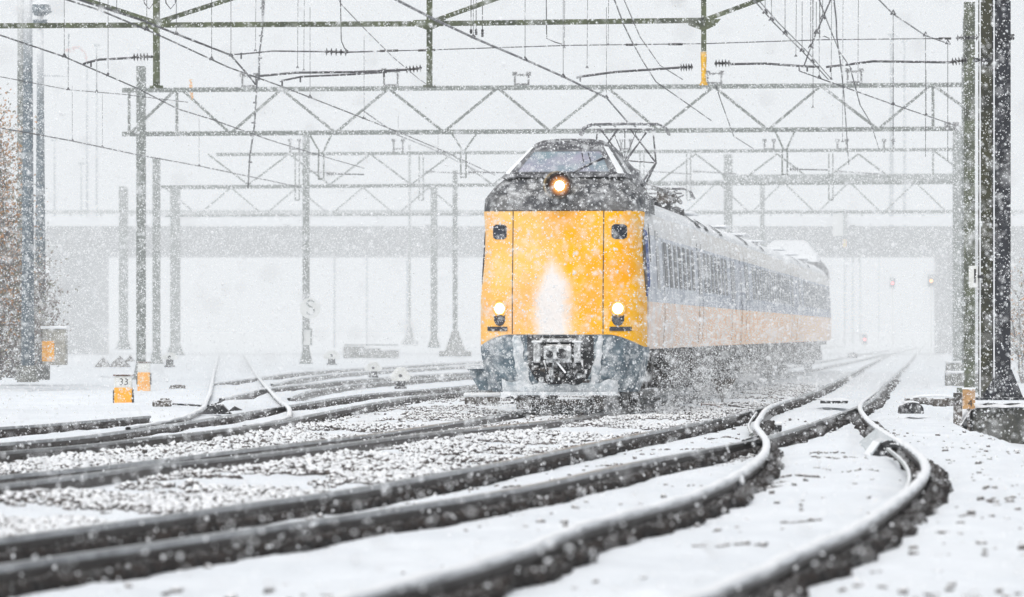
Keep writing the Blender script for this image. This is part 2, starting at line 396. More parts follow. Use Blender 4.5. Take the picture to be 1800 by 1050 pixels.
for Yk in np.arange(24, 62, .62):            # sleeper edges just showing
    for ra, rb in ((A1,B1),(c1,c2)):
        if ra[0,1] < Yk < min(ra[-1,1], 58) and rng.random() < .22:
            t0, ln = rng.random()*.6, .15+.35*rng.random(); X = rx(ra, np.array([Yk]))[0]; W = rx(rb, np.array([Yk]))[0]-X
            xx = X+W*(t0+ln*rng.random(22)); yy_ = Yk+.02*rng.normal(size=22); zz, dd_ = ground_z(xx, yy_); k = dd_ > .1
            Pst.append(np.stack([xx, yy_, zz+.002], -1)[k]); Sst.append((.008+.014*rng.random(22))[k])
scatter(700, 17, 60, f(c2,.3), f(c2,4.2), clump=-.3, smax=.03, smin=.008)
scatter(200, 17, 45, f(B1,.2), f(c1,-.2), clump=.2, smax=.03, smin=.01)
scatter(250, 20, 70, f(A1,.2), f(B1,-.2), clump=.1, smax=.03, smin=.01)
scatter(90, 17, 45, f(c1,.2), f(c2,-.2), clump=.2, smax=.025, smin=.01)
st = stones('ballast', np.concatenate(Pst), np.concatenate(Sst), M['stone']); st['kind'] = 'stuff'; st['label'] = 'snow dusted dark ballast stones strewn between the rails'
# bare dark ballast in the lee right beside the rails
Pst = []; Sst = []
dark = surf('bare_wet_ballast', (.030,.021,.017), (.008,.0065,.006), ns_scale=5, stick=(.62,.68), stick_scale=14, stick_max=.6, top=.9)
def skirt(r, n, Y0, Y1, w0, w1, side=1, smax=.040, zoff=.012):
    Y0 = max(Y0, r[0,1]); Y1 = min(Y1, r[-1,1])
    Y = Y0*(Y1/Y0)**rng.random(n); X = rx(r, Y)+side*(w0+(w1-w0)*np.clip(.75+1.3*vnoise(Y*1.0, Y*0, .5, 21), .1, 1.3)*rng.random(n)**1.2)
    zr = np.interp(Y, r[:,1], r[:,2]); s = .012+(smax-.012)*rng.random(n)
    Pst.append(np.stack([X, Y, zr-.140+zoff*rng.random(n)], -1)); Sst.append(s)
skirt(A1, 15000, 20, 120, .05, .13); skirt(B1, 17000, 18, 120, .05, .17)
skirt(A1, 1500, 20, 60, .05, .10, -1)
skirt(c1, 11000, 18, 62, .05, .17); skirt(c2, 15000, 17, 62, .05, .17); skirt(c2, 1200, 17, 62, .05, .12, -1)
skirt(A3, 4000, 40, 120, .05, .12, smax=.035); skirt(B3, 4000, 44, 120, .05, .12, smax=.035)

for q in (10,12,14): 
    if q < len(RAILS): skirt(RAILS[q], 1500, RAILS[q][0,1], min(RAILS[q][-1,1], 200), .05, .2)
st = stones('bare_gravel', np.concatenate(Pst), np.concatenate(Sst), dark); st['kind'] = 'stuff'; st['label'] = 'bare wet gravel showing dark along the feet of the rails'

# ------------------------------------------------------------------ train
train = thing('passenger_train', FRONT, 'yellow and blue passenger train with raised dark cab and lit headlights', 'train', rz=-TH)
def livery():
    m, n, ns, ls = nt('train_side_livery')
    out = node(ns, 'ShaderNodeOutputMaterial'); b = node(ns, 'ShaderNodeBsdfPrincipled')
    tc = node(ns, 'ShaderNodeTexCoord'); sx = node(ns, 'ShaderNodeSeparateXYZ'); ls.new(tc.outputs['Object'], sx.inputs[0])
    z = sx.outputs[2]
    step = lambda v, t: math_n(ns, ls, 'GREATER_THAN', v, t)
    c = mixc(ns, ls, step(z, 1.86), (.92,.42,.08), (.08,.11,.19))
    c = mixc(ns, ls, step(z, 3.02), c, (.55,.50,.44))
    c = mixc(ns, ls, step(z, 3.40), c, (.50,.51,.52))
    st = ramp(ns, ls, noise(ns, ls, 2.2, 9, .75, (1,.45,1)), .34, .72)
    near = ramp(ns, ls, sx.outputs[1], 30, 4)                     # caked snow and painted powder haze, thickest right behind the nose
    st = math_n(ns, ls, 'ADD', math_n(ns, ls, 'MULTIPLY', st, .5), math_n(ns, ls, 'MULTIPLY', near, .28))
    st = math_n(ns, ls, 'ADD', st, .20, True)  # even paling of the whole side, airborne haze put into the colour
    st = math_n(ns, ls, 'MAXIMUM', st, math_n(ns, ls, 'MULTIPLY', ramp(ns, ls, z, 3.35, 3.6), .93))
    c = mixc(ns, ls, st, c, SNOW)
    ls.new(c, b.inputs['Base Color']); b.inputs['Roughness'].default_value = .6
    ls.new(b.outputs[0], out.inputs[0]); return m
def nose_yellow():
    m, n, ns, ls = nt('nose_yellow_paint')
    out = node(ns, 'ShaderNodeOutputMaterial'); b = node(ns, 'ShaderNodeBsdfPrincipled')
    tc = node(ns, 'ShaderNodeTexCoord'); sx = node(ns, 'ShaderNodeSeparateXYZ'); ls.new(tc.outputs['Object'], sx.inputs[0])
    X, Z = sx.outputs[0], sx.outputs[2]
    big = ramp(ns, ls, noise(ns, ls, 1.8, 8, .72, (1,1,1.5)), .42, .60); fine = ramp(ns, ls, noise(ns, ls, 6, 9, .8), .45, .68)
    dust = math_n(ns, ls, 'MULTIPLY', math_n(ns, ls, 'MULTIPLY', big, .52), math_n(ns, ls, 'ADD', fine, .12))
    yel = mixc(ns, ls, ramp(ns, ls, noise(ns, ls, 1.1, 5), .38, .62), (1.,.50,.0), (.98,.41,.0))
    # more powder towards its left half
    dust = math_n(ns, ls, 'ADD', dust, math_n(ns, ls, 'MULTIPLY', ramp(ns, ls, X, .2, -.4), .17))
    # the plume of packed snow in the middle
    dx = math_n(ns, ls, 'ABSOLUTE', math_n(ns, ls, 'ADD', X, .10))
    wid = math_n(ns, ls, 'SUBTRACT', math_n(ns, ls, 'MULTIPLY', ramp(ns, ls, Z, 3.1, 1.9), .50), .20)
    pl = ramp(ns, ls, math_n(ns, ls, 'ADD', math_n(ns, ls, 'SUBTRACT', wid, dx), math_n(ns, ls, 'MULTIPLY', math_n(ns, ls, 'SUBTRACT', noise(ns, ls, 4, 8, .7), .5), .34)), -.16, .15)
    st = math_n(ns, ls, 'MAXIMUM', dust, math_n(ns, ls, 'MULTIPLY', pl, .97), True)
    c = mixc(ns, ls, st, yel, (.80,.775,.76))
    ls.new(c, b.inputs['Base Color']); b.inputs['Roughness'].default_value = .5; b.inputs['Specular IOR Level'].default_value = .1
    ls.new(b.outputs[0], out.inputs[0]); return m
M['livery'] = livery(); M['nose'] = nose_yellow()
M['hood'] = surf('dark_grey_hood', (.045,.048,.055), (.12,.12,.12), ns_scale=2.5, stick=(.46,.70), stick_scale=5, stick_max=.6, top=1.2)
M['cab'] = surf('cab_shell_grey', (.05,.052,.06), (.10,.10,.11), ns_scale=3, stick=(.46,.70), stick_scale=6, stick_max=.55, top=1.2)
M['pillar'] = surf('white_pillar', (.62,.63,.64), (.48,.49,.50), stick=(.5,.7))
M['skirtm'] = surf('blue_grey_skirt', (.13,.185,.22), (.07,.10,.125), ns_scale=3, stick=(.46,.66), stick_scale=5, stick_max=.7, top=.5)
M['trim'] = surf('black_trim', (.03,.032,.04), (.05,.05,.06), stick=(.6,.72), stick_scale=18, top=.8)
M['seam'] = surf('dark_seam', (.06,.05,.045), (.09,.07,.05), top=2, stick=(.62,.8))  # dark colour of the panel joints and edge trim
def glass_mat(name, a, b_, sc=2.5):
    m, n, ns, ls = nt(name)
    out = node(ns, 'ShaderNodeOutputMaterial'); b = node(ns, 'ShaderNodeBsdfPrincipled')
    c = mixc(ns, ls, ramp(ns, ls, noise(ns, ls, sc, 4), .35, .65), a, b_)
    c = mixc(ns, ls, math_n(ns, ls, 'MULTIPLY', ramp(ns, ls, noise(ns, ls, 7, 8, .8), .5, .66), .45), c, SNOW)
    ls.new(c, b.inputs['Base Color']); b.inputs['Roughness'].default_value = .15
    ls.new(b.outputs[0], out.inputs[0]); return m
M['screen'] = glass_mat('windscreen_glass', (.34,.33,.42), (.20,.28,.32), 1.6)
M['side_glass'] = glass_mat('dark_side_glass', (.010,.014,.025), (.03,.04,.06))
M['saloon'] = surf('saloon_glass', (.006,.009,.016), (.012,.016,.028), rough=.35, top=2., stick=(.62,.74), stick_scale=7, stick_max=.5)
M['blue'] = surf('blue_panel', (.04,.08,.30), (.05,.10,.28), stick=(.6,.75), top=.9)

def tab(t): xs_, ys_ = zip(*t); return lambda z: float(np.interp(z, xs_, ys_))
hwf = tab([(0.3,1.22),(.6,1.33),(1.0,1.40),(1.9,1.40),(2.25,1.365),(2.6,1.335),(3.0,1.33),(3.38,1.36),(3.6,1.35),(3.80,1.22),(3.92,1.10),(3.98,1.05)])
w0f = tab([(0.3,.30),(.6,.12),(1.0,.0),(2,0),(3.38,.12),(3.6,.22),(3.80,.42),(3.92,.60),(3.98,.80)])
NN, DD = 3.4, 1.0
def yf(u, z, hw=None, w0=None):
    hw = hw or hwf(z); q = min(abs(u)/hw, 1.); return (w0 if w0 is not None else w0f(z))+DD*(1-(1-q**NN)**(1/NN))
def zb(u): a = abs(u); return 1.30 if a < .85 else 1.30-.21*((a-.85)/.55)**1.6
US = [math.sin(t)*(1-.0) for t in np.linspace(-math.pi/2, math.pi/2, 57)]
US = [math.copysign(1-(1-abs(s))**1.0, s) for s in US]
def wrap(z0f, z1f, nz, ybk, off=0):
    rows = []
    for k in range(nz+1):
        row = []
        v = k/nz
        def P(q):
            u = q*1.4; z = z0f(u)*(1-v)+z1f(u)*v; hw = hwf(z); uu = q*hw
            return (uu, yf(uu, z, hw)-off, z)
        L_ = P(-1); row.append((L_[0], ybk, L_[2]))
        row += [P(q) for q in US]
        Rr = P(1); row.append((Rr[0], ybk, Rr[2]))
        rows.append(row)
    return rows
cst = lambda c: (lambda u: c)
nosep = MB().grid(wrap(zb, cst(3.38), 24, 1.16)).build('nose_panel', M['nose'], train, smooth=True)
hb = MB(); rw = wrap(cst(3.383), cst(3.98), 14, 3.2); hb.grid(rw); hb.add(rw[-1], [tuple(range(len(rw[-1])))])
hood = hb.build('nose_hood', M['hood'], train, smooth=False)
for p in hood.data.polygons: p.use_smooth = len(p.vertices) == 4
sk = MB().grid(wrap(cst(.33), lambda u: zb(u)-.004, 10, 1.6)).build('front_skirt', M['skirtm'], train, smooth=True)
# raised driver's cab
chw = tab([(3.96,1.08),(4.10,1.0),(4.50,.70),(4.60,.62),(4.66,.52),(4.69,.36)]); cw0 = tab([(3.96,.62),(4.10,.85),(4.50,1.55),(4.60,1.78),(4.66,2.0),(4.69,2.3)]); cbk = tab([(3.96,5.2),(4.5,4.0),(4.66,3.5),(4.69,3.2)])
def cab_pt(q, z, off=0):
    hw = chw(z); y = cw0(z)+.55*(1-(1-min(abs(q),1)**3.6)**(1/3.6)); return (q*hw, y-off, z)
rows = []
for z in (3.96,4.03,4.10,4.2,4.3,4.4,4.5,4.56,4.60,4.635,4.66,4.68,4.69):
    r = [cab_pt(q, z) for q in US]; hw = chw(z); r += [(hw, cbk(z), z), (-hw, cbk(z), z)]; rows.append(r)
cb = MB().grid(rows, closed=True); cb.add(rows[-1], [tuple(range(len(rows[-1])))])
cab = cb.build('driver_cab', M['cab'], train, smooth=False)
for p in cab.data.polygons: p.use_smooth = abs(p.normal.z) < .98
def cab_patch(q0, q1, z0, z1, off, nz=8, nq=14, qt=None):
    rows = []
    for k in range(nz+1):
        z = z0+(z1-z0)*k/nz; a, b_ = (q0, q1) if qt is None else (q0+(qt[0]-q0)*k/nz, q1+(qt[1]-q1)*k/nz)
        rows.append([cab_pt(a+(b_-a)*j/nq, z, off) for j in range(nq+1)])
    return MB().grid(rows)
ws = cab_patch(-.80, .80, 4.06, 4.43, .012).build('windscreen', M['screen'], cab, smooth=True)
cab_patch(-1.0, -.885, 4.03, 4.53, .014, nq=6).build('pillar', M['pillar'], cab)
cab_patch(.885, 1.0, 4.03, 4.53, .014, nq=6).build('pillar', M['pillar'], cab)
for a, b_ in ((-.88,-.76),(.76,.88)): cab_patch(a, b_, 4.04, 4.45, .02, nq=3).build('windscreen_frame', M['trim'], cab)
cab_patch(-.84, .84, 4.035, 4.06, .02, nz=1).build('windscreen_frame', M['trim'], cab)
cab_patch(-.84, .84, 4.43, 4.455, .02, nz=1).build('windscreen_frame', M['trim'], cab)
# side windows of the cab, on the slanted flanks
for sgn in (-1, 1):
    q = []
    for z, ya, yb in ((4.06, 1.45, 2.5), (4.44, 2.15, 2.9)):
        hw = chw(z)+.008; q.append([(sgn*hw, ya, z), (sgn*hw, yb, z)])
    MB().grid(q).build('side_window', M['side_glass'], cab)
wp = MB(); a = Vector(cab_pt(.18, 4.04, .05)); b2 = Vector(cab_pt(.74, 4.30, .05)); wp.tube([a, (a+b2)/2+Vector((0,-.02,.01)), b2], .014, 6)
wp.tube([b2-(b2-a)*.55, b2+(b2-a)*.10], .022, 6); wp.build('wiper', M['trim'], cab)
for u in (.36, .50): MB().bar(cab_pt(u, 4.2, .016), cab_pt(u-.02, 4.40, .016), .018, .006).build('window_bar', M['trim'], ws)
# conforming patches on the face
def face_patch(u0, u1, z0, z1, off, n=8, rnd=0):
    rows = []
    for k in range(n+1):
        z = z0+(z1-z0)*k/n; row = []
        e = 0
        if rnd: 
            d = min(z-z0, z1-z); e = rnd-math.sqrt(max(rnd**2-(rnd-d)**2, 0)) if d < rnd else 0
        for j in range(n+1):
            u = (u0+e)+(u1-u0-2*e)*j/n; row.append((u, yf(u, z)-off, z))
        rows.append(row)
    return MB().grid(rows)
def face_disc(u, z, r, off, name, mat, parent, n=20, squash=1, label=None, depth=.04):
    y = yf(u, z)-off
    # face normal
    dy = (yf(u+.02, z)-yf(u-.02, z))/.04; nrm = Vector((dy, -1, 0)).normalized(); xv = Vector((0,0,1)).cross(nrm).normalized()
    vs = [Vector((0,0,0))]+[xv*math.cos(6.2832*k/n)*r+Vector((0,0,1))*math.sin(6.2832*k/n)*r*squash for k in range(n)]
    vs += [v-nrm*depth for v in vs[1:]]
    b = MB().add(vs, [(0, 1+k, 1+(k+1)%n) for k in range(n)]+[(1+k, 1+n+k, 1+n+(k+1)%n, 1+(k+1)%n) for k in range(n)])
    o = b.build(name, mat, parent); o.location = (u, y, z); 
    if label: o['label'] = label
    return o
for u in (-.775, .755):
    face_patch(u-.009, u+.009, 1.31, 3.37, .004, n=14).build('panel_seam', M['seam'], nosep)
face_patch(-1.36, 1.36, 3.372, 3.392, .006, n=20).build('edge_trim', M['seam'], nosep)
for sgn in (-1, 1):
    w = face_patch(sgn*1.01-.125, sgn*1.01+.125, 2.90, 3.15, .006, rnd=.05).build('corner_window', M['side_glass'], nosep)
    lamp = face_disc(sgn*1.0, 1.735, .15, .008, 'headlight', M['halo_low'], train, label='lit round headlight low on the yellow nose')
    bl = face_disc(sgn*1.0, 1.735, .088, .016, 'bulb', M['glow_warm'], lamp); bl.location = Vector(bl.location)-Vector(lamp.location)
    face_disc(sgn*1.0, 1.54, .098, .008, 'tail_lamp', M['trim'], train)
    face_patch(sgn*1.04-.18, sgn*1.04+.18, 1.36, 1.43, .02, n=4).build('step_plate', M['trim'], nosep)
    face_patch(sgn*1.0-.10, sgn*1.0+.10, 1.52, 1.735, .005, n=5).build('lamp_housing', M['trim'], nosep)
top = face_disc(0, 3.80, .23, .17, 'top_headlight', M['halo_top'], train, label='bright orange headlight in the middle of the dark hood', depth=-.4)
bl = face_disc(0, 3.80, .082, .185, 'bulb', M['glow_top'], top); bl.location = Vector(bl.location)-Vector(top.location)
# coupler bay
rows = []
for k in range(11):
    z = .46+(1.285-.46)*k/10; hw = .34+.22*min(1, (z-.46)/.35)**.6
    rows.append([(.04+hw*q, yf(.04+hw*q, z)-.006, z) for q in np.linspace(-1, 1, 13)])
bay = MB().grid(rows).build('coupler_bay', M['black'], train)  # dark panel laid on the skirt stands in for the shaded recess
def cbox(name, c, d, mat, par=bay, bevel=.012): return MB().box(c, d).build(name, mat, par, bevel=bevel)
M['iced'] = surf('iced_steel', (.32,.34,.35), (.12,.125,.13), ns_scale=5, stick=(.42,.6), stick_scale=9, top=.4)
cbox('coupler_head', (.03,-.16,.98), (.40,.34,.30), M['iced']); cbox('coupler_plate', (.03,-.35,1.0), (.46,.05,.22), M['iced'])
MB().tube([(.10,-.40,.98),(.10,-.34,.98)], .085, 14).build('coupler_cone', M['black'], bay)
MB().tube([(-.10,-.40,.97),(-.10,-.34,.97)], .06, 14).build('coupler_cone', M['black'], bay)
for u in (-.34, .34):
    cbox('guard_post', (u,-.12,1.0), (.11,.12,.34), M['iced']); cbox('guard_cap', (u,-.12,1.18), (.17,.15,.035), M['plain_snow'])
cbox('cross_beam', (0,-.08,1.20), (.62,.10,.06), M['iced'])
for k, (u, d) in enumerate(((-.22,.1),(-.05,-.06),(.16,.12),(.30,-.05),(.42,.04))):
    MB().tube([(u,-.10,.86),(u+d*.5,-.20,.66),(u+d,-.14,.56),(u+d*1.4,-.04,.70)], .024, 8).build('hose', M['black'] if k != 1 else M['iced'], bay, smooth=True)
MB().bar((.0,-.3,.86),(.16,-.3,.66), .03).build('lever', M['plain_snow'], bay)
for k in range(16):
    u = random.uniform(-.42,.48); z = random.uniform(.50,.86)
    cbox('fitting', (u, yf(u, z)-.03, z), (random.uniform(.05,.13), .07, random.uniform(.04,.10)), M['under'] if k % 3 else M['iced'])
# snow packed on the skirt corners and lower ledge
def snowy(u0, u1, z0f_, z1f_, off=.012, n=12):
    rows = []
    for j in range(n+1):
        u = u0+(u1-u0)*j/n; a, b_ = z0f_(u), z1f_(u)
        rows.append([(u, yf(u, a+(b_-a)*k/6)-off-.05*math.sin(math.pi*k/6)*(0.6+.4*math.sin(u*23)), a+(b_-a)*k/6) for k in range(7)])
    return MB().grid(rows)
M['drift'] = surf('packed_powder', (.62,.65,.67), (.30,.36,.40), ns_scale=5, stick=(.42,.6), stick_scale=6, top=.4, bump=.4)
for sg_, ua, ub in ((-1,.77,.62),(1,.75,.66)):
    rows = []
    for k in range(12):
        v_ = k/11; z = .46+.82*v_; a_ = ua-.10*(1-v_)**2+.012*math.sin(k*2.1); b_ = ub-.16*(1-v_)**1.5+.02*math.sin(k*1.3)
        rows.append([(sg_*(a_+(b_-a_)*q), yf(a_+(b_-a_)*q, z)-.012-.035*math.sin(math.pi*q), z) for q in (0,.2,.4,.6,.8,1)])
    MB().grid(rows).build('packed_snow', M['drift'], sk, smooth=True)
snowy(-.98, .98, cst(.33), lambda u: .44+.10*abs(u)+.03*math.sin(u*17), off=.03, n=26).build('packed_snow', M['drift'], sk, smooth=True)
MB().prism([(-1.0,.28),(1.0,.28),(.96,.335),(-.96,.335)], .05, .55).build('skirt_ledge', M['drift'], sk)
for u in (-.62, .66):
    MB().box((u,.35,.17),(.22,.25,.26)).build('rail_guard', M['under'], train, bevel=.02)
cbox('antenna_bar', (0,.5,.16), (1.2,.1,.10), M['under'], train)
# side deflector sticking out left of the nose
MB().prism([(-1.72,.72),(-1.30,.72),(-1.30,.34),(-1.50,.34)], 1.35, 1.6).build('side_deflector', M['skirtm'], train)
MB().bar((-1.74,1.3,.735),(-1.28,1.3,.735), .05,.12).build('deflector_rim', M['drift'], train)

PROF = [(1.38,1.05),(1.415,1.5),(1.42,1.9),(1.40,2.3),(1.37,2.8),(1.345,3.15),(1.30,3.38),(1.18,3.56),(.95,3.72),(.55,3.85),(0,3.90)]
PROF = PROF+[(-a, b) for a, b in PROF[-2::-1]]
def side_u(z): return float(np.interp(z, [1.05,1.5,1.9,2.3,2.8,3.15,3.38], [1.38,1.415,1.42,1.40,1.37,1.345,1.30]))
CARL = 27.0; NCAR = 3
def side_rect(y0, y1, z0, z1, off=.006, n=4, mi=0, mb=None):
    mb = mb or MB(); rows = []
    for k in range(n+1):
        z = z0+(z1-z0)*k/n; rows.append([(side_u(z)+off, y0, z), (side_u(z)+off, y1, z)])
    return mb.grid(rows)
win_mesh = door_mesh = None
for c in range(NCAR):
    y0 = 1.3 if c == 0 else c*CARL+.35; y1 = (c+1)*CARL-.35 if c < NCAR-1 else NCAR*CARL-1.3
    rows = [[(a, y, b) for a, b in PROF] for y in np.linspace(y0, y1, 14)]
    bm_ = MB().grid(rows); bm_.add(rows[0], [tuple(range(len(PROF)))]); bm_.add(rows[-1], [tuple(range(len(PROF)))])
    body = bm_.build('car_body', M['livery'], train, smooth=False)
    for p in body.data.polygons: p.use_smooth = len(p.vertices) == 4
    if c < NCAR-1: MB().box((0, (c+1)*CARL, 2.35), (2.3, .8, 2.5)).build('gangway', M['black'], train, bevel=.08)
    doors = [(13.2,14.2)] if c == 0 else [(c*CARL+1.6, c*CARL+2.9)]
    if c > 0: doors.append(((c+1)*CARL-3.2, (c+1)*CARL-1.9))
    else: doors.append((23.4, 24.7))
    for d0, d1 in doors:
        dr = side_rect(d0, d1, 1.12, 3.1, .007).build('door', M['livery'], body)
        side_rect(d0+.18, d0+.52, 2.1, 2.95, .013).build('door_window', M['side_glass'], dr); side_rect(d1-.52, d1-.18, 2.1, 2.95, .013).build('door_window', M['side_glass'], dr)
        side_rect(d0-.03, d0+.03, 1.1, 3.12, .012).build('door_edge', M['trim'], dr); side_rect(d1-.03, d1+.03, 1.1, 3.12, .012).build('door_edge', M['trim'], dr)
    # narrow louvred saloon windows
    y = y0+(3.6 if c == 0 else 4.2)
    while y < y1-1.2:
        if not any(d0-.9 < y < d1+.3 for d0, d1 in doors):
            if win_mesh is None:
                wv = []; 
                wo = side_rect(0, .64, 2.15, 2.95, .008).build('window', M['saloon'], body); wo.location.y = y; win_mesh = wo
            else:
                o = win_mesh.copy(); C.objects.link(o); o.parent = body; o.location = (0, y, 0)
        y += 1.10
    if c == 0:
        side_rect(1.9, 2.05, 2.55, 3.2, .008).build('handrail', M['trim'], body)
        side_rect(3.2, 3.9, 2.95, 3.12, .008).build('vent', M['side_glass'], body); side_rect(3.2, 3.8, 2.1, 2.85, .008).build('cab_door_window', M['side_glass'], body)
        side_rect(4.6, 4.66, 1.08, 3.0, .008).build('body_seam', M['seam'], body)
        MB().add([(s*(side_u(z)+o_), y, z) for s in (1,) for y in (1.02,1.6) for z, o_ in ((1.95,-.02),(2.2,.012),(2.6,.012),(3.02,.012),(3.2,-.02))], [(i,i+1,i+6,i+5) for i in range(4)]).build('nose_flank', M['blue'], body)
        MB().add([(-(side_u(z)+o_), y, z) for y in (1.02,1.6) for z, o_ in ((1.95,-.02),(2.2,.012),(2.6,.012),(3.02,.012),(3.2,-.02))], [(i,i+1,i+6,i+5) for i in range(4)]).build('nose_flank', M['blue'], body)
    # bogies, wheels, equipment
    for bi, yb in enumerate((y0+(3.4 if c == 0 else 3.8), y1-3.8)):
        bg = MB(); bg.box((1.02,yb,.55),(.16,3.1,.22)).box((-1.02,yb,.55),(.16,3.1,.22)).box((0,yb,.6),(2.0,.5,.25)); bg = bg.build('bogie', M['under'], train, bevel=.02)
        for yy in (yb-1.25, yb+1.25):
            for sx_ in (-1, 1):
                MB().tube([(sx_*.68,yy,.46),(sx_*.82,yy,.46)], .46, 24).build('wheel', M['under'], bg)
        for yy in (yb-1.25, yb+1.25): MB().box((1.14,yy,.5),(.12,.34,.3)).build('axle_box', M['under'], bg, bevel=.02)
        MB().box((1.14,yb,.78),(.10,.5,.4)).build('air_spring', M['under'], bg, bevel=.02)
    yy = y0+6.0
    while yy < y1-8.6:
        L_ = random.uniform(1.6, 3.2); h = random.uniform(.60,.82)
        MB().box((0, yy+L_/2, 1.05-h/2), (2.5+random.uniform(0,.16), L_, h)).build('equipment_box', M['under'], train, bevel=.025)
        yy += L_+random.uniform(.06,.25)
    MB().box((0, (y0+y1)/2, .98), (2.5, y1-y0, .16)).build('underframe', M['under'], train)
    # roof gear
    for k in range(3 if c else 2):
        yy = y0+ (20 if c == 0 else 5)+ k*(4.6 if c == 0 else 8)
        if yy < y1-2: MB().box((.0,yy,3.95),(1.5,2.0,.05)).build('roof_unit', M['livery'], train, bevel=.05)
    for yy in ((15.0, 17.4, 21.8) if c == 0 else (y0+4, y0+11)):
        rr = []
        for a, z in ((1.245,3.47),(1.18,3.565),(.95,3.725)): rr.append([(a+.012, yy, z+.012), (a+.012, yy+.9, z+.012)])
        MB().grid(rr).build('roof_vent', M['trim'], train)
# far cab, mirrored nose
yl = NCAR*CARL
rows = []
for z in (1.1,1.9,2.6,3.2,3.4,3.6,3.8,3.92,3.98):
    hw = hwf(z); rows.append([(-hw, yl-2.4, z)]+[(q*hw, yl-yf(q*hw, z, hw), z) for q in US]+[(hw, yl-2.4, z)])
MB().grid(rows).build('rear_nose', M['livery'], train, smooth=True)
rows = []
for z in (3.85,4.1,4.3,4.5,4.6,4.66): 
    hw = chw(max(z,3.96)); rows.append([(q*hw, yl-cab_pt(q, max(z,3.96))[1], z) for q in US]+[(hw, yl-cbk(z), z), (-hw, yl-cbk(z), z)])
cb = MB().grid(rows, closed=True); cb.add(rows[-1], [tuple(range(len(rows[-1])))]); cb.build('rear_cab', M['livery'], train)
# pantographs
def pantograph(y, zt, name='pantograph'):
    p = MB()
    for u in (-.55,.55): p.tube([(u,y-.9,3.98),(u,y+.9,3.98)], .035, 6)
    for yy in (-.8, 0, .8): p.tube([(-.6,y+yy,3.98),(.6,y+yy,3.98)], .03, 6)
    o = p.build(name, M['black'], train)
    for u in (-.55,.55):
        for yy in (-.8,.8): 
            MB().tube([(u,y+yy,3.80),(u,y+yy,3.84),(u,y+yy,3.87),(u,y+yy,3.90),(u,y+yy,3.96)], [.05,.075,.05,.075,.05], 8).build('insulator', M['insul'], o)
    zm = 3.98+(zt-3.98)*.48
    a = MB()
    if zt > 4.8:
        for sx_ in (-1,1):
            a.tube([(sx_*.22,y-.7,4.02),(sx_*.62,y+.0,zm)], .022, 6); a.tube([(sx_*.22,y+.7,4.02),(sx_*.62,y+.0,zm)], .022, 6)
            a.tube([(sx_*.62,y,zm),(sx_*.12,y-.15,zt-.1)], .018, 6); a.tube([(sx_*.62,y,zm),(sx_*.55,y+.1,zt-.1)], .018, 6)
            a.tube([(sx_*.05,y,zm+.06),(sx_*.48,y,zt-.08)], .014, 6); a.tube([(0,y,zm+.05),(sx_*.62,y,zm)], .014, 6)
        a.tube([(0,y,4.0),(0,y,zm+.06)], .02, 6)
        for k in range(5): a.tube([(0,y,zm+.05),(-.5+.25*k,y,zt-.09)], .010, 5)
    else:
        for sx_ in (-1,1): a.tube([(sx_*.3,y-1.2,4.06),(sx_*.55,y+1.2,zt-.1)], .022, 6); a.tube([(sx_*.3,y+1.2,4.06),(sx_*.55,y-1.2,zt-.1)], .022, 6)
    a.build('linkage', M['wire'], o)
    h = MB()
    for yy in (-.18,.18):
        h.tube([(-.88,y+yy,zt-.22),(-.80,y+yy,zt-.06),(-.66,y+yy,zt),(0,y+yy,zt+.01),(.66,y+yy,zt),(.80,y+yy,zt-.06),(.88,y+yy,zt-.22)], .022, 8)
    for u in (-.5,-.2,.2,.5): h.tube([(u,y-.18,zt-.04),(u,y+.18,zt-.04)], .014, 6)
    h.tube([(-.62,y,zt-.10),(.62,y,zt-.10)], .022, 6)
    h.build('contact_head', M['wire_snow'], o)
    MB().box((0,y,4.12),(.34,.5,.22)).box((.3,y+.2,4.1),(.12,.2,.3)).build('drive_box', M['black'], o, bevel=.02)
pantograph(12.3, 5.46)
pantograph(19.0, 4.42)
rg = MB()
for k in range(9):
    yy = 6.5+k*1.0; rg.box((random.uniform(.2,.9),yy,3.98),(random.uniform(.2,.5),.6,random.uniform(.12,.34)))
rg.tube([(1.0,5.5,4.0),(1.0,11,4.05),(.9,15,4.0)], .05, 8); rg.build('roof_conduit', M['under'], train, bevel=.02)
MB().box((.62,5.6,4.05),(.5,.7,.5)).build('roof_box', M['hood'], train, bevel=.05)

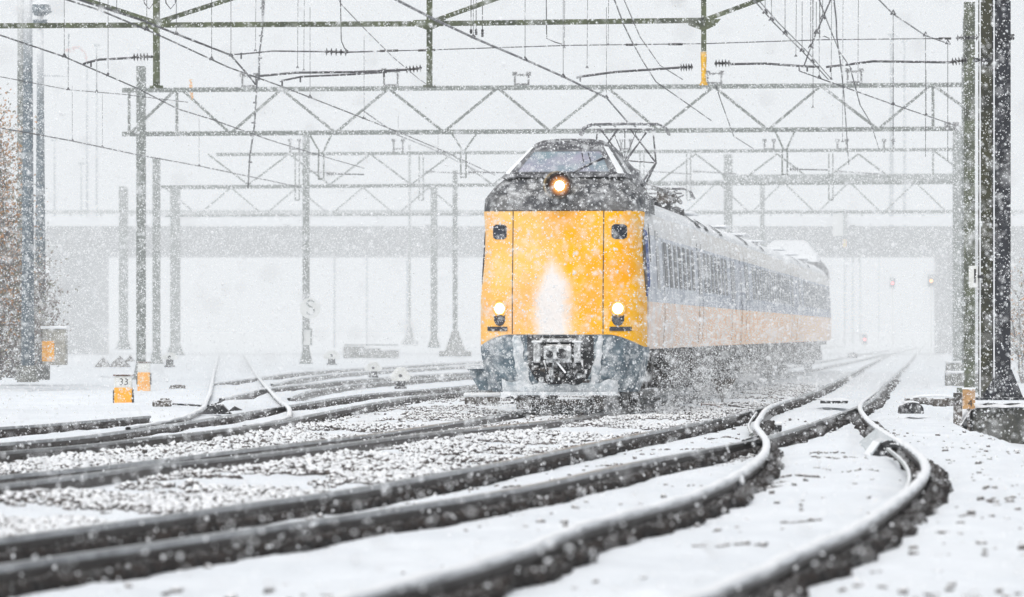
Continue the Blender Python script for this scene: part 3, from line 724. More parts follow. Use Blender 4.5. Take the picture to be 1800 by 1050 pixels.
# ------------------------------------------------------------------ overhead line structures
def insulator(a, b_, par, rad=.075, n=5, mat=None):
    m = MB(); a, b_ = Vector(a), Vector(b_); m.tube([a, b_], .022, 6)
    for k in range(n):
        c = a+(b_-a)*((k+.5)/n); d = (b_-a).normalized()*.014; m.tube([c-d, c, c+d], [rad*.45, rad, rad*.45], 10)
    m.build('insulator', mat or M['insul'], par)
def arm(par, o, pts, Y, ins=None, r=.022, steady=None):
    P = [at(a, b, Y)-o for a, b in pts]; m = MB().tube(P, r, 6)
    for (a, b) in (steady or []): m.tube([at(a, b, Y)-o, at(a, b+11, Y)-o], .016, 6)
    m = m.build('cantilever_arm', M['wire'], par)
    if ins: insulator(at(*ins[0], Y)-o, at(*ins[1], Y)-o, m)
    return m
def gantry(Y, label, chords, mastspec, braces, wch, wbr, extra=None, mat=None, cat='overhead line gantry'):
    mat = mat or M['galv']
    m0 = mastspec[0]; o = at(m0[0], m0[2], Y); g_ = thing('catenary_gantry', o, label, cat, 'overhead line gantries')
    for (a, b) in chords: MB().bar(at(*a, Y)-o, at(*b, Y)-o, wch, wch).build('chord', mat, g_)
    for (px, pt, pb, w) in mastspec:
        A, B = at(px, pt, Y)-o, at(px, pb, Y)-o; h = MB()
        h.box(((A.x+B.x)/2, -w*.45, (A.z+B.z)/2), (w, .02, A.z-B.z)).box(((A.x+B.x)/2, w*.45, (A.z+B.z)/2), (w, .02, A.z-B.z)).box(((A.x+B.x)/2, 0, (A.z+B.z)/2), (.02, w*.9-.02, A.z-B.z))
        h.box((A.x,0,B.z+.03),(w*1.9,w*1.9,.06))
        for s in (-1,1): h.add([(B.x+s*w*.5,0,B.z+.06),(B.x+s*w*.95,0,B.z+.06),(B.x+s*w*.5,0,B.z+.55)], [(0,1,2)])
        h.build('mast', mat, g_)
    for a, b in braces: MB().bar(at(*a, Y)-o, at(*b, Y)-o, wbr, wbr).build('brace', mat, g_)
    return g_, o
# --- gantry over the train (hangs into the top of the picture)
Y0 = 68.
ch = [((-60,46),(755,42)), ((755,42),(1237,36)), ((-60,-130),(1745,-130))]
br = [((275,40),(120,-10)),((120,-10),(-60,-80)),((275,40),(425,-8)),((425,-8),(515,-130)),((755,40),(900,-12)),((900,-12),(996,-130)),((1237,36),(1345,-4)),((1345,-4),(1745,-100))]
g0, o0 = gantry(Y0, 'green drop-post gantry crossing the top edge right above the train', ch, [(-75,-140,700,.22)], br, .085, .075, mat=M['galv_near'])
for px, pb, w in ((275,153,.11),(755,152,.10),(1237,92,.085)):
    p = MB().bar(at(px,-135,Y0)-o0, at(px,pb,Y0)-o0, w, w); 
    if px != 1237: p.box(at(px,pb,Y0)-o0, (.22,.14,.04))
    p.build('drop_post', M['galv_near'], g0)
    MB().add([at(px-28,36,Y0)-o0+Vector((0,-.06,0)), at(px-28,45,Y0)-o0+Vector((0,-.06,0)), at(px,55,Y0)-o0+Vector((0,-.06,0)), at(px+20,46,Y0)-o0+Vector((0,-.06,0)), at(px+30,34,Y0)-o0+Vector((0,-.06,0))], [(0,1,2,3,4)]).build('gusset_plate', M['galv_near'], g0)
yc = MB().tube([at(1237,88,Y0)-o0, at(1237,92,Y0)-o0, at(1237,118,Y0)-o0, at(1237,142,Y0)-o0, at(1237,150,Y0)-o0], [.03,.055,.045,.04,.075], 8)
yc.build('yellow_sleeve', M['cover_yellow'], g0, label='yellow insulating sleeve on the right drop post')
insulator(at(233,101,Y0)-o0, at(262,100,Y0)-o0, g0); insulator(at(262,100,Y0)-o0, at(270,100,Y0)-o0, g0, .03, 1)
arm(g0, o0, [(146,113),(158,109),(175,105),(233,102)], Y0, None, steady=[(160,107)])
arm(g0, o0, [(412,96),(428,95),(480,90),(560,91),(610,92),(680,90)], Y0, ((570,91),(612,92)), .014, steady=[(424,93)])
arm(g0, o0, [(455,134),(520,128),(620,127),(712,123)], Y0, ((712,123),(742,120)), steady=[(675,125)])
arm(g0, o0, [(492,143),(530,135),(620,131),(680,127)], Y0, None, .018, steady=[(496,142),(528,134)])
arm(g0, o0, [(1013,137),(1020,135),(1080,127),(1195,119)], Y0, ((1195,119),(1218,118)), steady=[(1020,133)])
arm(g0, o0, [(1440,118),(1400,116),(1345,112),(1284,113)], Y0, ((1256,112),(1284,111)), steady=[(1405,114),(1419,115)])
arm(g0, o0, [(1452,118),(1480,115),(1535,108),(1672,110)], Y0, ((1672,109),(1700,106)), steady=[(1460,116)])
w = MB().tube([at(680,90,Y0)-o0, at(755,88,Y0)-o0, at(1000,80,Y0)-o0, at(1240,77,Y0)-o0, at(1450,70,Y0)-o0, at(1660,68,Y0)-o0], .009, 5)
w = w.build('cross_span_wire', M['wire'], g0)
for a, b in (((668,90),(700,89)),((735,89),(765,88)),((1100,79),(1120,79)),((1175,78),(1200,78)),((1650,68),(1672,68))): MB().tube([at(*a,Y0)-o0, at(*b,Y0)-o0], .022, 6).build('wire_clamp', M['insul'], w)
insulator(at(1680,67,Y0)-o0, at(1720,66,Y0)-o0, g0, .06, 6)
for (a, b, c_) in (((598,0),(600,72),(612,90)),((960,0),(961,68),(988,78)),((1441,0),(1441,66),(1458,68))):
    MB().tube([at(a[0],a[1]-20,Y0)-o0, at(*b,Y0)-o0, at((b[0]+c_[0])/2,c_[1]-4,Y0)-o0, at(*c_,Y0)-o0], .009, 5).build('jumper_cable', M['wire'], g0)
for px, r in ((262,.10),(300,.12)):
    MB().tube([at(px-10,-10,Y0)-o0, at(px-8,6,Y0)-o0, at(px+0,16,Y0)-o0, at(px+8,6,Y0)-o0, at(px+9,-10,Y0)-o0], .010, 5).build('jumper_cable', M['wire'], g0)
for px in (828,837,848): insulator(at(px,62-(837-px)*.3,Y0)-o0, at(px,52,Y0)-o0, g0, .03, 3); 
for px in (828,837,848): MB().tube([at(px,-12,Y0)-o0, at(px,52,Y0)-o0], .007, 5).build('jumper_cable', M['wire'], g0)
# right-hand mast of that gantry: an H section on its concrete block
ox, oy = at(1745,705,Y0).x, Y0
mast = thing('steel_mast', (ox, oy, .0), 'tall dark H-section steel mast with mossy flange standing on the concrete block', 'mast')
zt, zb_ = at(0,-160,Y0).z, at(0,703,Y0).z
H_ = zt-zb_; zc = (zt+zb_)/2
MB().box((-.125,-.10,zc),(.20,.03,H_)).box((-.225,0,zc),(.02,.22,H_)).build('flange', M['mast_olive'], mast)
MB().box((.135,-.16,zc),(.30,.035,H_)).box((.0,-.0,zc),(.025,.28,H_)).box((.27,0,zc),(.03,.25,H_)).build('web', M['mast_dark'], mast)
MB().tube([(.0,-.19,zb_),(.0,-.19,zt)], .012, 6).tube([(-.23,-.13,zb_),(-.23,-.13,zt)], .012, 6).build('snow_ridge', M['plain_snow'], mast, label='thin line of snow caught in the corner of the mast')
MB().prism([(-.10,zb_),(.50,zb_),(.50,zb_+.03),(.30,zb_+.52),(.26,zb_+.52)], -.20, -.15).prism([(-.24,zb_),(.0,zb_),(.0,zb_+.4)], -.25, -.22).box((.12,0,zb_+.02),(.8,.62,.045)).build('base_gusset', M['mast_dark'], mast)
for u in (-.2,.1,.42): MB().tube([(u,-.27,zb_+.03),(u,-.27,zb_+.13)], .022, 6).build('anchor_bolt', M['black'], mast)
bmb = MB()
for zz in np.arange(zb_+1.2, zt, 1.35): bmb.tube([(.28,-.1,zz),(.28,-.1,zz)], .02, 6)
MB().box((.30,-.1,at(0,66,Y0).z),(.10,.12,.09)).build('bracket', M['black'], mast); MB().box((-.2,-.16,at(0,107,Y0).z),(.3,.05,.07)).build('bracket', M['black'], mast)
blk = MB()
bx0, bx1 = at(1712,0,Y0-1).x, at(1900,0,Y0-1).x
zt_b, zb_b = at(0,716,Y0-1).z, -.72
blk.prism([(bx0,zb_b),(bx0-.02,zt_b-.05),(bx0+.06,zt_b),(bx1,zt_b),(bx1,zb_b)], Y0-1.0, Y0+1.0)
blk = tag(blk.build('concrete_block', M['concrete_dark'], bevel=.04), 'dark mossy concrete foundation block with snow on top under the tall mast', 'foundation block')
sb = MB(); rows = []
for j in range(25):
    x_ = bx0-.22+(bx1-bx0+.22)*j/24
    rows.append([(x_, Y0-1.1+2.1*k/8, zt_b-.02+(.055+.02*math.sin(j*1.3+k))*math.sin(math.pi*min(max(k/8,.12),.9))-(.30*max(0, (bx0-x_)/.22)**1.2)) for k in range(9)])
sb.grid(rows).build('snow_cover', M['plain_snow'], blk, smooth=True)
mb_ = MB().box((0,0,0),(.16,.05,.36)); 
sg = thing('mast_plate', at(1707,487,Y0), 'small white plate with a black one clamped low on the dark mast', 'sign'); sg.location.y -= .3
MB().box((0,0,0),(.15,.02,.37)).build('plate', M['white_plate'], sg, bevel=.005); text('digit', '1', .34, (.03,-.014,0), sg, M['digits'])
MB().box((.12,.05,0),(.14,.03,.05)).build('clamp', M['black'], sg)

q = at(1704,690,86); dm = thing('green_mast', q, 'dark green mast with a flat top directly left of the tall mossy mast', 'mast'); hh = (at(1704,4,86)-q).z
MB().box((-.10,0,hh/2),(.02,.2,hh)).box((.10,0,hh/2),(.02,.2,hh)).box((0,-.03,hh/2),(.18,.02,hh)).build('post', M['galv_near'], dm)
MB().box((0,0,.05),(.5,.4,.1)).build('base_plate', M['galv_near'], dm)
# --- big lattice gantry
Y1 = 113.
T = [320,495,683,875,1067,1255,1443,1637]; Bn = [405,590,780,967,1158,1350,1543]
yT = lambda x: 159-(x-217)*.0065; yB = lambda x: 236-(x-217)*.0065
br = [((228,yB(228)),(308,yT(308)))]
for i in range(7): br += [((T[i],yT(T[i])),(Bn[i],yB(Bn[i]))), ((Bn[i],yB(Bn[i])),(T[i+1],yT(T[i+1])))]
br += [((1640,yT(1640)),(1696,190)), ((227,160),(227,236)), ((311,159),(311,235)), ((1640,150),(1640,226))]
g1, o1 = gantry(Y1, 'full lattice gantry with zigzag bracing just above the cab roof of the train', [((215,yT(215)),(1700,yT(1700))), ((215,yB(215)),(1700,yB(1700)))], [(248,117,668,.25),(1702,30,692,.28)], br, .125, .075)
for (xa, xb, xc, yt, y_, yb) in ((795,837,815,236,265,312),(1362,1398,1380,229,264,307),(545,582,565,238,270,315)):
    h = MB(); P = lambda a, b: at(a, b, Y1)-o1
    h.bar(P(xa,yt),P(xc-2,y_),.05).bar(P(xb,yt),P(xc+2,y_),.05).bar(P(xc-5,y_),P(xc-5,yb),.045).bar(P(xc+4,y_),P(xc+4,yb),.045).bar(P(xc-6,yb),P(xc+5,yb),.045).bar(P(xc-6,y_),P(xc+5,y_),.06)
    h = h.build('hanger_frame', M['galv'], g1)
    insulator(P(xc+8,yb-9), P(xc+24,yb-9), h, .08, 4); MB().tube([P(xc+24,yb-9), P(xc+75,yb-8)], .02, 5).build('steady_arm', M['wire'], h)
for xc, yt in ((917,130),(687,124),(1502,124),(1256,128),(438,132)):
    h = MB(); P = lambda a, b: at(a, b, Y1)-o1; yb = yT(xc)
    for dx in (-12,12): h.bar(P(xc+dx,yb-2),P(xc+dx,yt+2),.05); h.box(P(xc+dx,yt),(.14,.14,.10))
    h.bar(P(xc-12,yb-6),P(xc+12,yb-6),.05); h = h.build('wire_support', M['insul'], g1)
    insulator(P(xc-11,yt+2),P(xc+11,yt+2),h,.06,4)
MB().tube([at(335,140,Y1)-o1, at(336,160,Y1)-o1, at(338,176,Y1)-o1], .045, 6).build('marker_tape', M['marker_yellow'], g1, label='thin orange marker strip hanging from the chord')
for P_ in ((1665,222),(1680,222)): MB().tube([at(P_[0]-5,P_[1],Y1-.3)-o1, at(P_[0]+5,P_[1],Y1-.3)-o1], .12, 10).build('insulator', M['insul'], g1)
MB().tube([at(1692,110,Y1-.25)-o1, at(1692,690,Y1-.25)-o1], .028, 6).build('conduit', M['galv'], g1)

def zig(x0, x1, step, yt, yb, first_top=True):
    out = []; x = x0; t = first_top
    while x+step/2 <= x1+1:
        out.append(((x, yt if t else yb), (x+step/2, yb if t else yt))); x += step/2; t = not t
    return out
Y2 = 152.6
g2, o2 = gantry(Y2, 'paler second lattice gantry seen behind the first one, its left mast carrying the S sign', [((380,272),(1680,263)), ((283,329),(1680,321))], [(538,235,640,.26),(1683,230,662,.33),(275,278,640,.28)], zig(365,1637,143,271,325)+[((1640,264),(1640,322)),((1640,264),(1678,292))], .12, .065)
for xc in (518, 700, 1100,1352,1480,1562):
    h = MB(); P = lambda a, b: at(a, b, Y2)-o2
    for dx in (-8,8): h.bar(P(xc+dx,268),P(xc+dx,248),.07); h.box(P(xc+dx,247),(.16,.16,.1))
    h.bar(P(xc-8,262),P(xc+8,262),.06).build('wire_support', M['insul'], g2)
for xc in (522, 740, 1128, 1210, 1460):
    h = MB(); P = lambda a, b: at(a, b, Y2)-o2
    h.bar(P(xc-3,270),P(xc-3,352),.05).bar(P(xc+4,270),P(xc+4,352),.05).bar(P(xc-3,352),P(xc+4,352),.05); h = h.build('hanger_frame', M['galv'], g2)
    insulator(P(xc+8,302),P(xc+20,302),h,.1,4); MB().tube([P(xc+20,302),P(xc+85,306)],.022,5).build('steady_arm', M['wire'], h)
Y3 = 189.
g3, o3 = gantry(Y3, 'faint third lattice gantry standing right in front of the road bridge', [((290,331),(860,326)), ((1140,322),(1680,313)), ((290,380),(1680,372))], [(217,328,615,.40),(308,330,625,.45),(763,325,612,.32),(1280,272,640,.40)], zig(290,860,116,330,379)+zig(1145,1670,116,320,376), .13, .07)
MB().bar(at(1270,315,Y3)-o3, at(1678,313,Y3)-o3, .40, .3).build('walkway', M['galv'], g3)
for px, pt, pb, w, Y, lab in ((800,300,618,.34,170,'single pale mast with flared foot just left of the train nose'),(1340,322,640,.38,205,'pale thin mast sticking up behind the train roof, right of a wider one'),
                         (720,255,600,.25,235,'very faint thin mast rising behind the lattice braces left of the cab')):
    o = at(px, pb, Y); m = thing('catenary_mast', o, lab, 'mast', 'single masts standing in the yard')
    h = (at(px,pt,Y)-o).z
    MB().box((0,0,h/2),(w*.62,w*.62,h)).build('post', M['galv'], m)
    MB().prism([(-w*1.3,0),(w*1.3,0),(w*.4,.9),(-w*.4,.9)], -w*.4, w*.4).box((0,0,-.1),(w*4,w*3,.24)).build('foot', M['concrete'], m)

# --- overhead wires, each running along its track
def wire(label, pts, z, r=.010, mat='wire', drop=None, clamps=True, dz=1.6):
    P = []
    for a, b in pts:
        Y = F*(z-CAMH)/(HOR-b); P.append(Vector(((a-900)/F*Y, Y, z)))
    o = P[0]; t = thing('overhead_wire', o, label, 'overhead wire', 'overhead wires')
    MB().tube([p-o for p in P], r*.85, 6).build('wire', M[mat], t)
    for px in (drop or []):
        xs_ = [a for a, b in pts]; 
        py = np.interp(px, xs_, [b for a, b in pts]) if xs_[0] < xs_[-1] else np.interp(px, xs_[::-1], [b for a, b in pts][::-1])
        Y = F*(z-CAMH)/(HOR-py); q = Vector(((px-900)/F*Y, Y, z))-o
        MB().tube([q, q+Vector((.0,0,dz))], .0045, 5).build('dropper', M['wire'], t)
        MB().tube([q-Vector((.03,0,.01)), q+Vector((0,0,.05)), q+Vector((.03,0,-.01))], .014, 5).build('clamp', M['wire'], t)
    return t
wire('lowest left contact wire entering at the left edge and meeting the gantry mast', [(-60,40),(0,62),(113,100),(240,155),(313,192),(372,210),(470,245),(560,273),(640,296)], 5.5, .013, drop=[113,190])
wire('dark contact wire starting at the top edge left of the first drop post', [(70,-22),(118,0),(175,18),(275,60),(400,118),(500,154),(600,193),(700,232),(780,266),(870,308)], 5.5, .013, drop=[175,258,372,545,640])
wire('heavier wire running beside the first drop post down to its arm tips', [(60,-32),(140,0),(250,36),(310,60),(405,97),(437,133),(450,150)], 5.6, .018, drop=[205,310,406])
wire('faint wire near the left edge at the height of the lamp arms', [(-40,128),(0,135),(120,158),(215,166),(330,180)], 6.3, .010, drop=[120,170], dz=.8)
wire('long thin wire sagging across the left edge toward the second gantry', [(-60,212),(0,225),(127,248),(240,272),(350,292),(460,315),(540,332)], 5.5, .016, drop=[127,180,350], dz=1.2)
wire('thick frosted contact wire leading down to the raised pantograph', [(640,-28),(697,0),(765,35),(840,70),(925,106),(990,135),(1066,172),(1105,217)], 5.49, .020, 'wire_snow', drop=[832,923,990,1066])
wire('steep double wire left of the yellow sleeve, inner strand', [(1070,-30),(1080,0),(1097,45),(1110,72),(1130,108),(1153,144),(1193,172),(1250,212)], 5.6, .011, drop=[])
wire('steep wire just right of the inner strand near the yellow sleeve', [(1085,-30),(1097,0),(1125,65),(1160,115),(1200,140)], 5.9, .009)
wire('very thin slack wire from the top edge down to the second drop post', [(590,-10),(600,8),(635,45),(690,100),(735,138),(752,150)], 6.0, .008)
wire('clamped wire pair running from the top edge to the wire stands right of the sleeve', [(1310,-14),(1325,0),(1360,40),(1410,90),(1456,140)], 5.5, .010, drop=[1345,1356,1380,1410,1428])
wire('second strand of the clamped pair right of the sleeve', [(1318,-14),(1333,0),(1368,40),(1418,90),(1462,140)], 5.52, .008)
wire('anchored wire descending to the big mast from the top edge', [(1525,-20),(1545,0),(1570,25),(1627,63),(1670,78)], 5.5, .010, drop=[1570,1627,1666], dz=-1.7)
wire('wire sloping down to the right end of the big lattice gantry', [(1405,125),(1455,143),(1570,184),(1630,204),(1680,221)], 5.6, .012, drop=[1440,1570,1628], dz=.9)
wire('crossing wire leaning left over the arm tips', [(1468,-30),(1460,0),(1445,35),(1430,70),(1413,117)], 5.5, .013, drop=[1446,1435,1425])
wire('crossing wire leaning right with a small clamp near its top', [(1432,-30),(1440,0),(1452,33),(1475,90),(1497,122)], 5.7, .010)
wire('nearly vertical clamped wire at the far right group', [(1463,-30),(1466,0),(1470,35),(1471,66),(1476,100),(1482,150),(1486,200),(1492,290)], 5.6, .012)
wire('thin wire running down through the lattice to the distant stands', [(1495,122),(1500,140),(1512,185),(1530,215),(1545,262)], 5.5, .012)
wire('faint wire passing above the roof toward the far right stands', [(1258,150),(1268,180),(1290,240),(1325,262)], 5.8, .012)
wire('faint wire from behind the left braces down to the far train side', [(640,196),(700,238),(760,262),(850,306)], 6.4, .016, 'wire_snow', drop=[700,770], dz=.5)
# tall faint vertical feeder lines of the distant section, hung from the upper gantry chord
hd = thing('hanging_line_group', (0,0,0), 'x', 'x'); bpy.data.objects.remove(hd)
for k, (px, yb, Y) in enumerate(((1400,100,84),(1430,190,84),(1462,140,84),(1482,250,95),(1509,150,84),(1033,120,84),(1070,80,84),(993,85,84),(524,120,90),(535,125,90),(450,90,88))):
    a = at(px, -25, Y); b = at(px-1, yb, Y); 
    w_ = thing('hanging_wire', b, 'thin vertical wire hanging straight down from the top edge among its neighbours', 'hanging wire', 'thin vertical hanging wires')
    MB().tube([a-b, Vector((0,0,0))], .006, 5).build('strand', M['wire'], w_)
    MB().tube([Vector((-.025,0,0)), Vector((.0,0,.05)), Vector((.025,0,0))], .012, 5).build('clamp', M['wire'], w_)
# lattice-like bundle left of centre (dropper column near x=455)
for k, (x0_, y0_, x1_, y1_, lab) in enumerate(((463,-20,455,140,'thick dangling feeder cable with a clamp left of the second drop post'),(452,140,436,330,'frayed looking feeder cable hanging below the gantry chord left of centre'))):
    a = at(x0_, y0_, 92); b = at(x1_, y1_, 100); t = thing('feeder_cable', b, lab, 'cable')
    MB().tube([a-b, (a-b)*.6+Vector((.03,0,0)), (a-b)*.3+Vector((-.02,0,0)), Vector((0,0,0))], [.05,.022,.02,.03] if k == 0 else .02, 6).build('cable', M['wire'], t)
    for s in (.25,.5,.62,.8): MB().tube([(a-b)*s+Vector((-.05,0,0)), (a-b)*s+Vector((.05,0,0))], .02, 6).build('clamp', M['wire'], t)

# ------------------------------------------------------------------ road bridge
YB = 262.
zu, zd, zt_, zr_ = at(0,447,YB).z, at(0,398,YB).z, at(0,384,YB).z, at(0,372,YB).z
br_ = thing('road_bridge', (0,YB,0), 'long grey concrete road bridge spanning the whole yard behind the train', 'bridge')
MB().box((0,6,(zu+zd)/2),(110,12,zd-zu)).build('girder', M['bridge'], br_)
MB().box((0,-.3,(zd+zt_)/2+.1),(112,.5,zt_-zd)).build('edge_beam', M['plain_snow'], br_)
pr = MB().box((0,-.35,zr_),(112,.12,.16)).box((0,-.35,(zr_+zt_)/2+.1),(112,.08,.08))
for x_ in np.arange(-55,55,2.0): pr.box((x_,-.35,(zt_+zr_)/2),(.12,.12,zr_-zt_))
pr.build('railing', M['galv'], br_)
for px, w in ((122,2.7),):
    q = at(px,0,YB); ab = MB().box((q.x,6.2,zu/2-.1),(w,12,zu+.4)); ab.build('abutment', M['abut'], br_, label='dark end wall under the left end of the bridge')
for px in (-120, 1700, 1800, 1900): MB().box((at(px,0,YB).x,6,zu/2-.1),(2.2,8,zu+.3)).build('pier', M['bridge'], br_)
for x_ in np.arange(-30,34,3.6): MB().box((x_,-.02,(zu+zd)/2-.2),(.12,.08,zd-zu-.3)).build('stiffener', M['bridge'], br_)
for z_ in (zu+.12, (zu+zd)/2+.1): MB().box((0,-.12,z_),(110,.2,.14)).build('girder_flange', M['bridge'], br_)
for x_ in np.arange(-52,54,9.3): MB().box((x_,-.25,zd-.12),(.35,.3,.5)).build('drain_box', M['bridge'], br_)
for px in (1490,1500,1510,1650,1658): MB().bar(at(px,446,YB)-Vector((0,YB,0)), at(px,462,YB)-Vector((0,YB,0)), .08).build('underside_bracket', M['galv'], br_)
s_ = thing('bridge_sign', at(1473,391,YB-1), 'blank white panel mounted on the front of the road bridge', 'sign')
MB().box((0,0,0),(.62,.05,1.75)).build('panel', M['white_plate'], s_); MB().box((.4,.1,0),(.5,.08,1.7)).build('frame', M['galv'], s_)
ysb = thing('warning_plate', at(1485,428,YB-1), 'small faded yellow plate hanging on the bridge girder', 'sign'); MB().box((0,0,0),(.22,.05,.5)).build('plate', M['cover_yellow'], ysb)

# far lamp posts on the road
def lamp_post(px, pt, pb, Y, lab, w=.14, head='ball', hm=None):
    o = at(px, pb, Y); t = thing('lamp_post', o, lab, 'lamp post', 'lamp posts beyond the bridge'); h = (at(px,pt,Y)-o).z
    MB().tube([(0,0,0),(0,0,h*.5),(0,0,h)], [w*.6,w*.5,w*.35], 8).build('pole', M['pale_mast'], t)
    if head == 'ball': MB().tube([(0,0,h-.05),(0,0,h+.1),(0,0,h+.25)], [.22,.34,.10], 10).build('lamp_head', M['pale_mast'], t)
    elif head == 'arm':
        MB().tube([(0,0,h),(-.15,0,h+.6),(-.55,0,h+.95),(-1.0,0,h+.9)], .08, 6).build('lamp_arm', hm, t); MB().box((-1.15,0,h+.75),(.6,.3,.2)).build('lamp_head', hm, t)
    else: MB().box((0,0,h),(.5,.3,.14)).build('lamp_head', M['pale_mast'], t)
M['red_lamp'] = surf('faded_red_paint', (.6,.16,.12), (.5,.2,.16), top=.9, stick=(.6,.8))
lamp_post(153,108,382,268,'faint lamp post with a curved reddish lamp arm above the bridge', head='arm', hm=M['red_lamp'])
lamp_post(170,80,382,290,'faint straight lamp post right beside the red armed one', head='flat')
lamp_post(96,247,382,280,'low faint lamp post left of the red armed one', head='flat')
lamp_post(143,288,382,300,'lowest faint lamp post between the two tall grey masts and the gantry', head='flat')
lamp_post(1567,62,430,285,'tall pale pole with a round head behind the right part of the gantries', w=.3, head='ball')
lamp_post(1590,73,430,300,'slimmer pale pole right beside the round headed one', w=.22, head='flat')
for k, (px, pt, pb, Y) in enumerate(((1485,452,608,330),(1499,452,604,345),(1512,455,602,360),(588,452,612,300),(645,452,610,330),(716,452,608,310),(1545,452,600,420))):
    o = at(px, pb, Y); t = tag(MB().tube([(0,0,0),(0,0,(at(px,pt,Y)-o).z)], .10, 6).build('distant_mast', M['pale_mast']), 'very faint thin mast standing far off under the bridge', 'mast', 'faint masts under the bridge'); t.location = o

# lighting masts at left
def bigmast(px, pt, pb, Y, w0, w1, lab, lamp, mat):
    o = at(px, pb, Y); t = thing('lighting_mast', o, lab, 'lighting mast', 'tall masts at the left edge'); h = (at(px,pt,Y)-o).z
    MB().tube([(0,0,0),(0,0,h)], [w0/2, w1/2], 10).build('pole', mat, t, smooth=True)
    if lamp:
        MB().tube([(0,0,h-.1),(0,0,h+.02),(0,0,h+.2),(0,0,h+.32)], [.12,.32,.26,.08], 10).build('lamp_head', mat, t)
        MB().tube([(0,0,h-.35),(0,0,h-.2)], .2, 8).build('collar', mat, t)
    MB().box((0,0,.2),(w0*1.4,w0*1.4,.4)).build('base', M['concrete'], t)
bigmast(36, -60, 668, 108, .20, .16, 'slim dark mast in front of the broad pale one near the left edge', False, M['galv'])
bigmast(49, -60, 672, 96, .34, .20, 'broad tapering blue-grey mast cut by the top edge at the left', False, M['pale_mast'])
bigmast(71, 22, 668, 106, .33, .16, 'tapering blue-grey mast with a round lamp head at the top left', True, M['pale_mast'])
MB_ = thing('signal_bracket', at(105,133,150), 'thin empty pipe bracket sticking out right of the lamp headed mast', 'bracket')
MB().tube([at(75,133,150)-at(105,133,150), at(120,134,150)-at(105,133,150), at(121,60,150)-at(105,133,150)], .03, 6).build('pipe', M['pale_mast'], MB_)

# ------------------------------------------------------------------ tree and bush at left
def bush(name, o, h, spread, n_br, n_leaf, leafmats, lab, cat, lsize=.05, leafz=(.1,1.), lx=(-1,1)):
    t = thing(name, o, lab, cat); tr = MB(); tips = []
    for k in range(n_br):
        a = random.uniform(0, 6.28); r0 = random.uniform(0,.3); top_h = h*random.uniform(.45,1.)
        p = Vector((math.cos(a)*r0, math.sin(a)*r0, 0)); pts = [p.copy()]; d = Vector((math.cos(a)*spread/h*random.uniform(.2,1.1), math.sin(a)*.3*spread/h, 1))
        for s in range(6):
            p = p+d*top_h/6+Vector((random.uniform(-.12,.12),random.uniform(-.12,.12),0)); pts.append(p.copy())
        r = random.uniform(.018,.04); tr.tube(pts, [r*(1-.12*i) for i in range(7)], 5, cap=False); tips += pts[1:]
        for q in pts[2:]:
            for _ in range(4):
                e = q+Vector((random.uniform(-.6,.6),random.uniform(-.5,.5),random.uniform(.1,.6))); tr.tube([q, (q+e)/2+Vector((0,0,.05)), e], [.012,.009,.005], 4, cap=False); tips.append(e)
    tr.build('trunk', M['bark'], t)
    mats = leafmats; lv = MB()
    for k in range(n_leaf):
        q = random.choice(tips)+Vector((random.gauss(0,.22),random.gauss(0,.22),random.gauss(0,.22)))
        if q.z < .02: continue
        s = lsize*random.uniform(.5,1.4); u = Vector((random.gauss(0,1),random.gauss(0,1),random.gauss(0,1))).normalized(); v = u.orthogonal().normalized()
        hf = q.z/h; mi = random.choices(range(len(mats)), [2.0*hf+.1, .6, 1.6*(1-hf)+.2])[0]
        lv.add([q-u*s, q+v*s*.6, q+u*s, q-v*s*.6], [(0,1,2,3)], mi)
    lv.build('crown', mats, t)
M['leaf_o'] = surf('orange_autumn_leaf', (.50,.20,.04), (.30,.17,.04), top=.75, stick=(.6,.75))
M['leaf_g'] = surf('olive_leaf', (.16,.15,.06), (.10,.10,.05), top=.7, stick=(.6,.75))
M['leaf_d'] = surf('brown_twig_leaf', (.17,.10,.07), (.08,.06,.05), top=.7, stick=(.5,.65))
lm = [M['leaf_o'], M['leaf_g'], M['leaf_d']]
bush('autumn_tree', at(-20,668,98), 6.2, .42, 34, 15000, lm, 'tall bare bush with orange autumn leaves at the left edge of the yard', 'tree', .045)
bush('dark_shrub', at(22,664,104), 2.7, .55, 30, 12000, [M['leaf_d'],M['leaf_g'],M['leaf_d']], 'dark brown leafless shrub behind the two left masts', 'shrub', .05)
bush('roadside_shrub', at(1822,690,110), 3.2, .9, 16, 2500, lm, 'pale shrub at the far right edge behind the tall mast', 'shrub', .05)

# ------------------------------------------------------------------ lineside furniture
def gz(x_, y_): return float(ground_z(np.array([x_]), np.array([y_]), False)[0][0])
def marker(px, pt, pb, w, Y, lab, digits=None, frac=.38):
    o = at(px, pb, Y); t = thing('marker_post', o, lab, 'marker post', 'yellow and white marker posts'); h = (at(px,pt,Y)-o).z
    MB().box((0,0,h*(1-frac)/2-.1),(w,w*.5,h*(1-frac)+.2)).build('yellow_base', M['marker_yellow'], t, bevel=.02)
    MB().box((0,0,h*(1-frac/2)),(w*.97,w*.47,h*frac)).build('number_plate', M['white_plate'], t, bevel=.01)
    MB().box((0,0,h+.015),(w*1.12,w*.62,.03)).build('cap', M['rust'], t, bevel=.008)
    for s in (-1,1): MB().box((s*(w*.5+.012),0,h*.27),(.03,w*.4,h*.5)).build('side_strip', M['black'], t)
    if digits: text('digits', digits, h*.34, (.015,-w*.24,h*(1-frac/2)-.01), t, M['digits'])
marker(217,661,711,.36,80.5,'yellow marker post with the number 33 standing in the snow', '33', .40)
marker(253,638,677,.30,95,'second yellow marker post with an unreadable plate right in front of the gantry mast', None, .42)
cx = at(97,642,97)
t = thing('concrete_post', cx, 'squat weathered concrete post with an orange panel at the left', 'post')
hh = (at(97,578,97)-cx).z
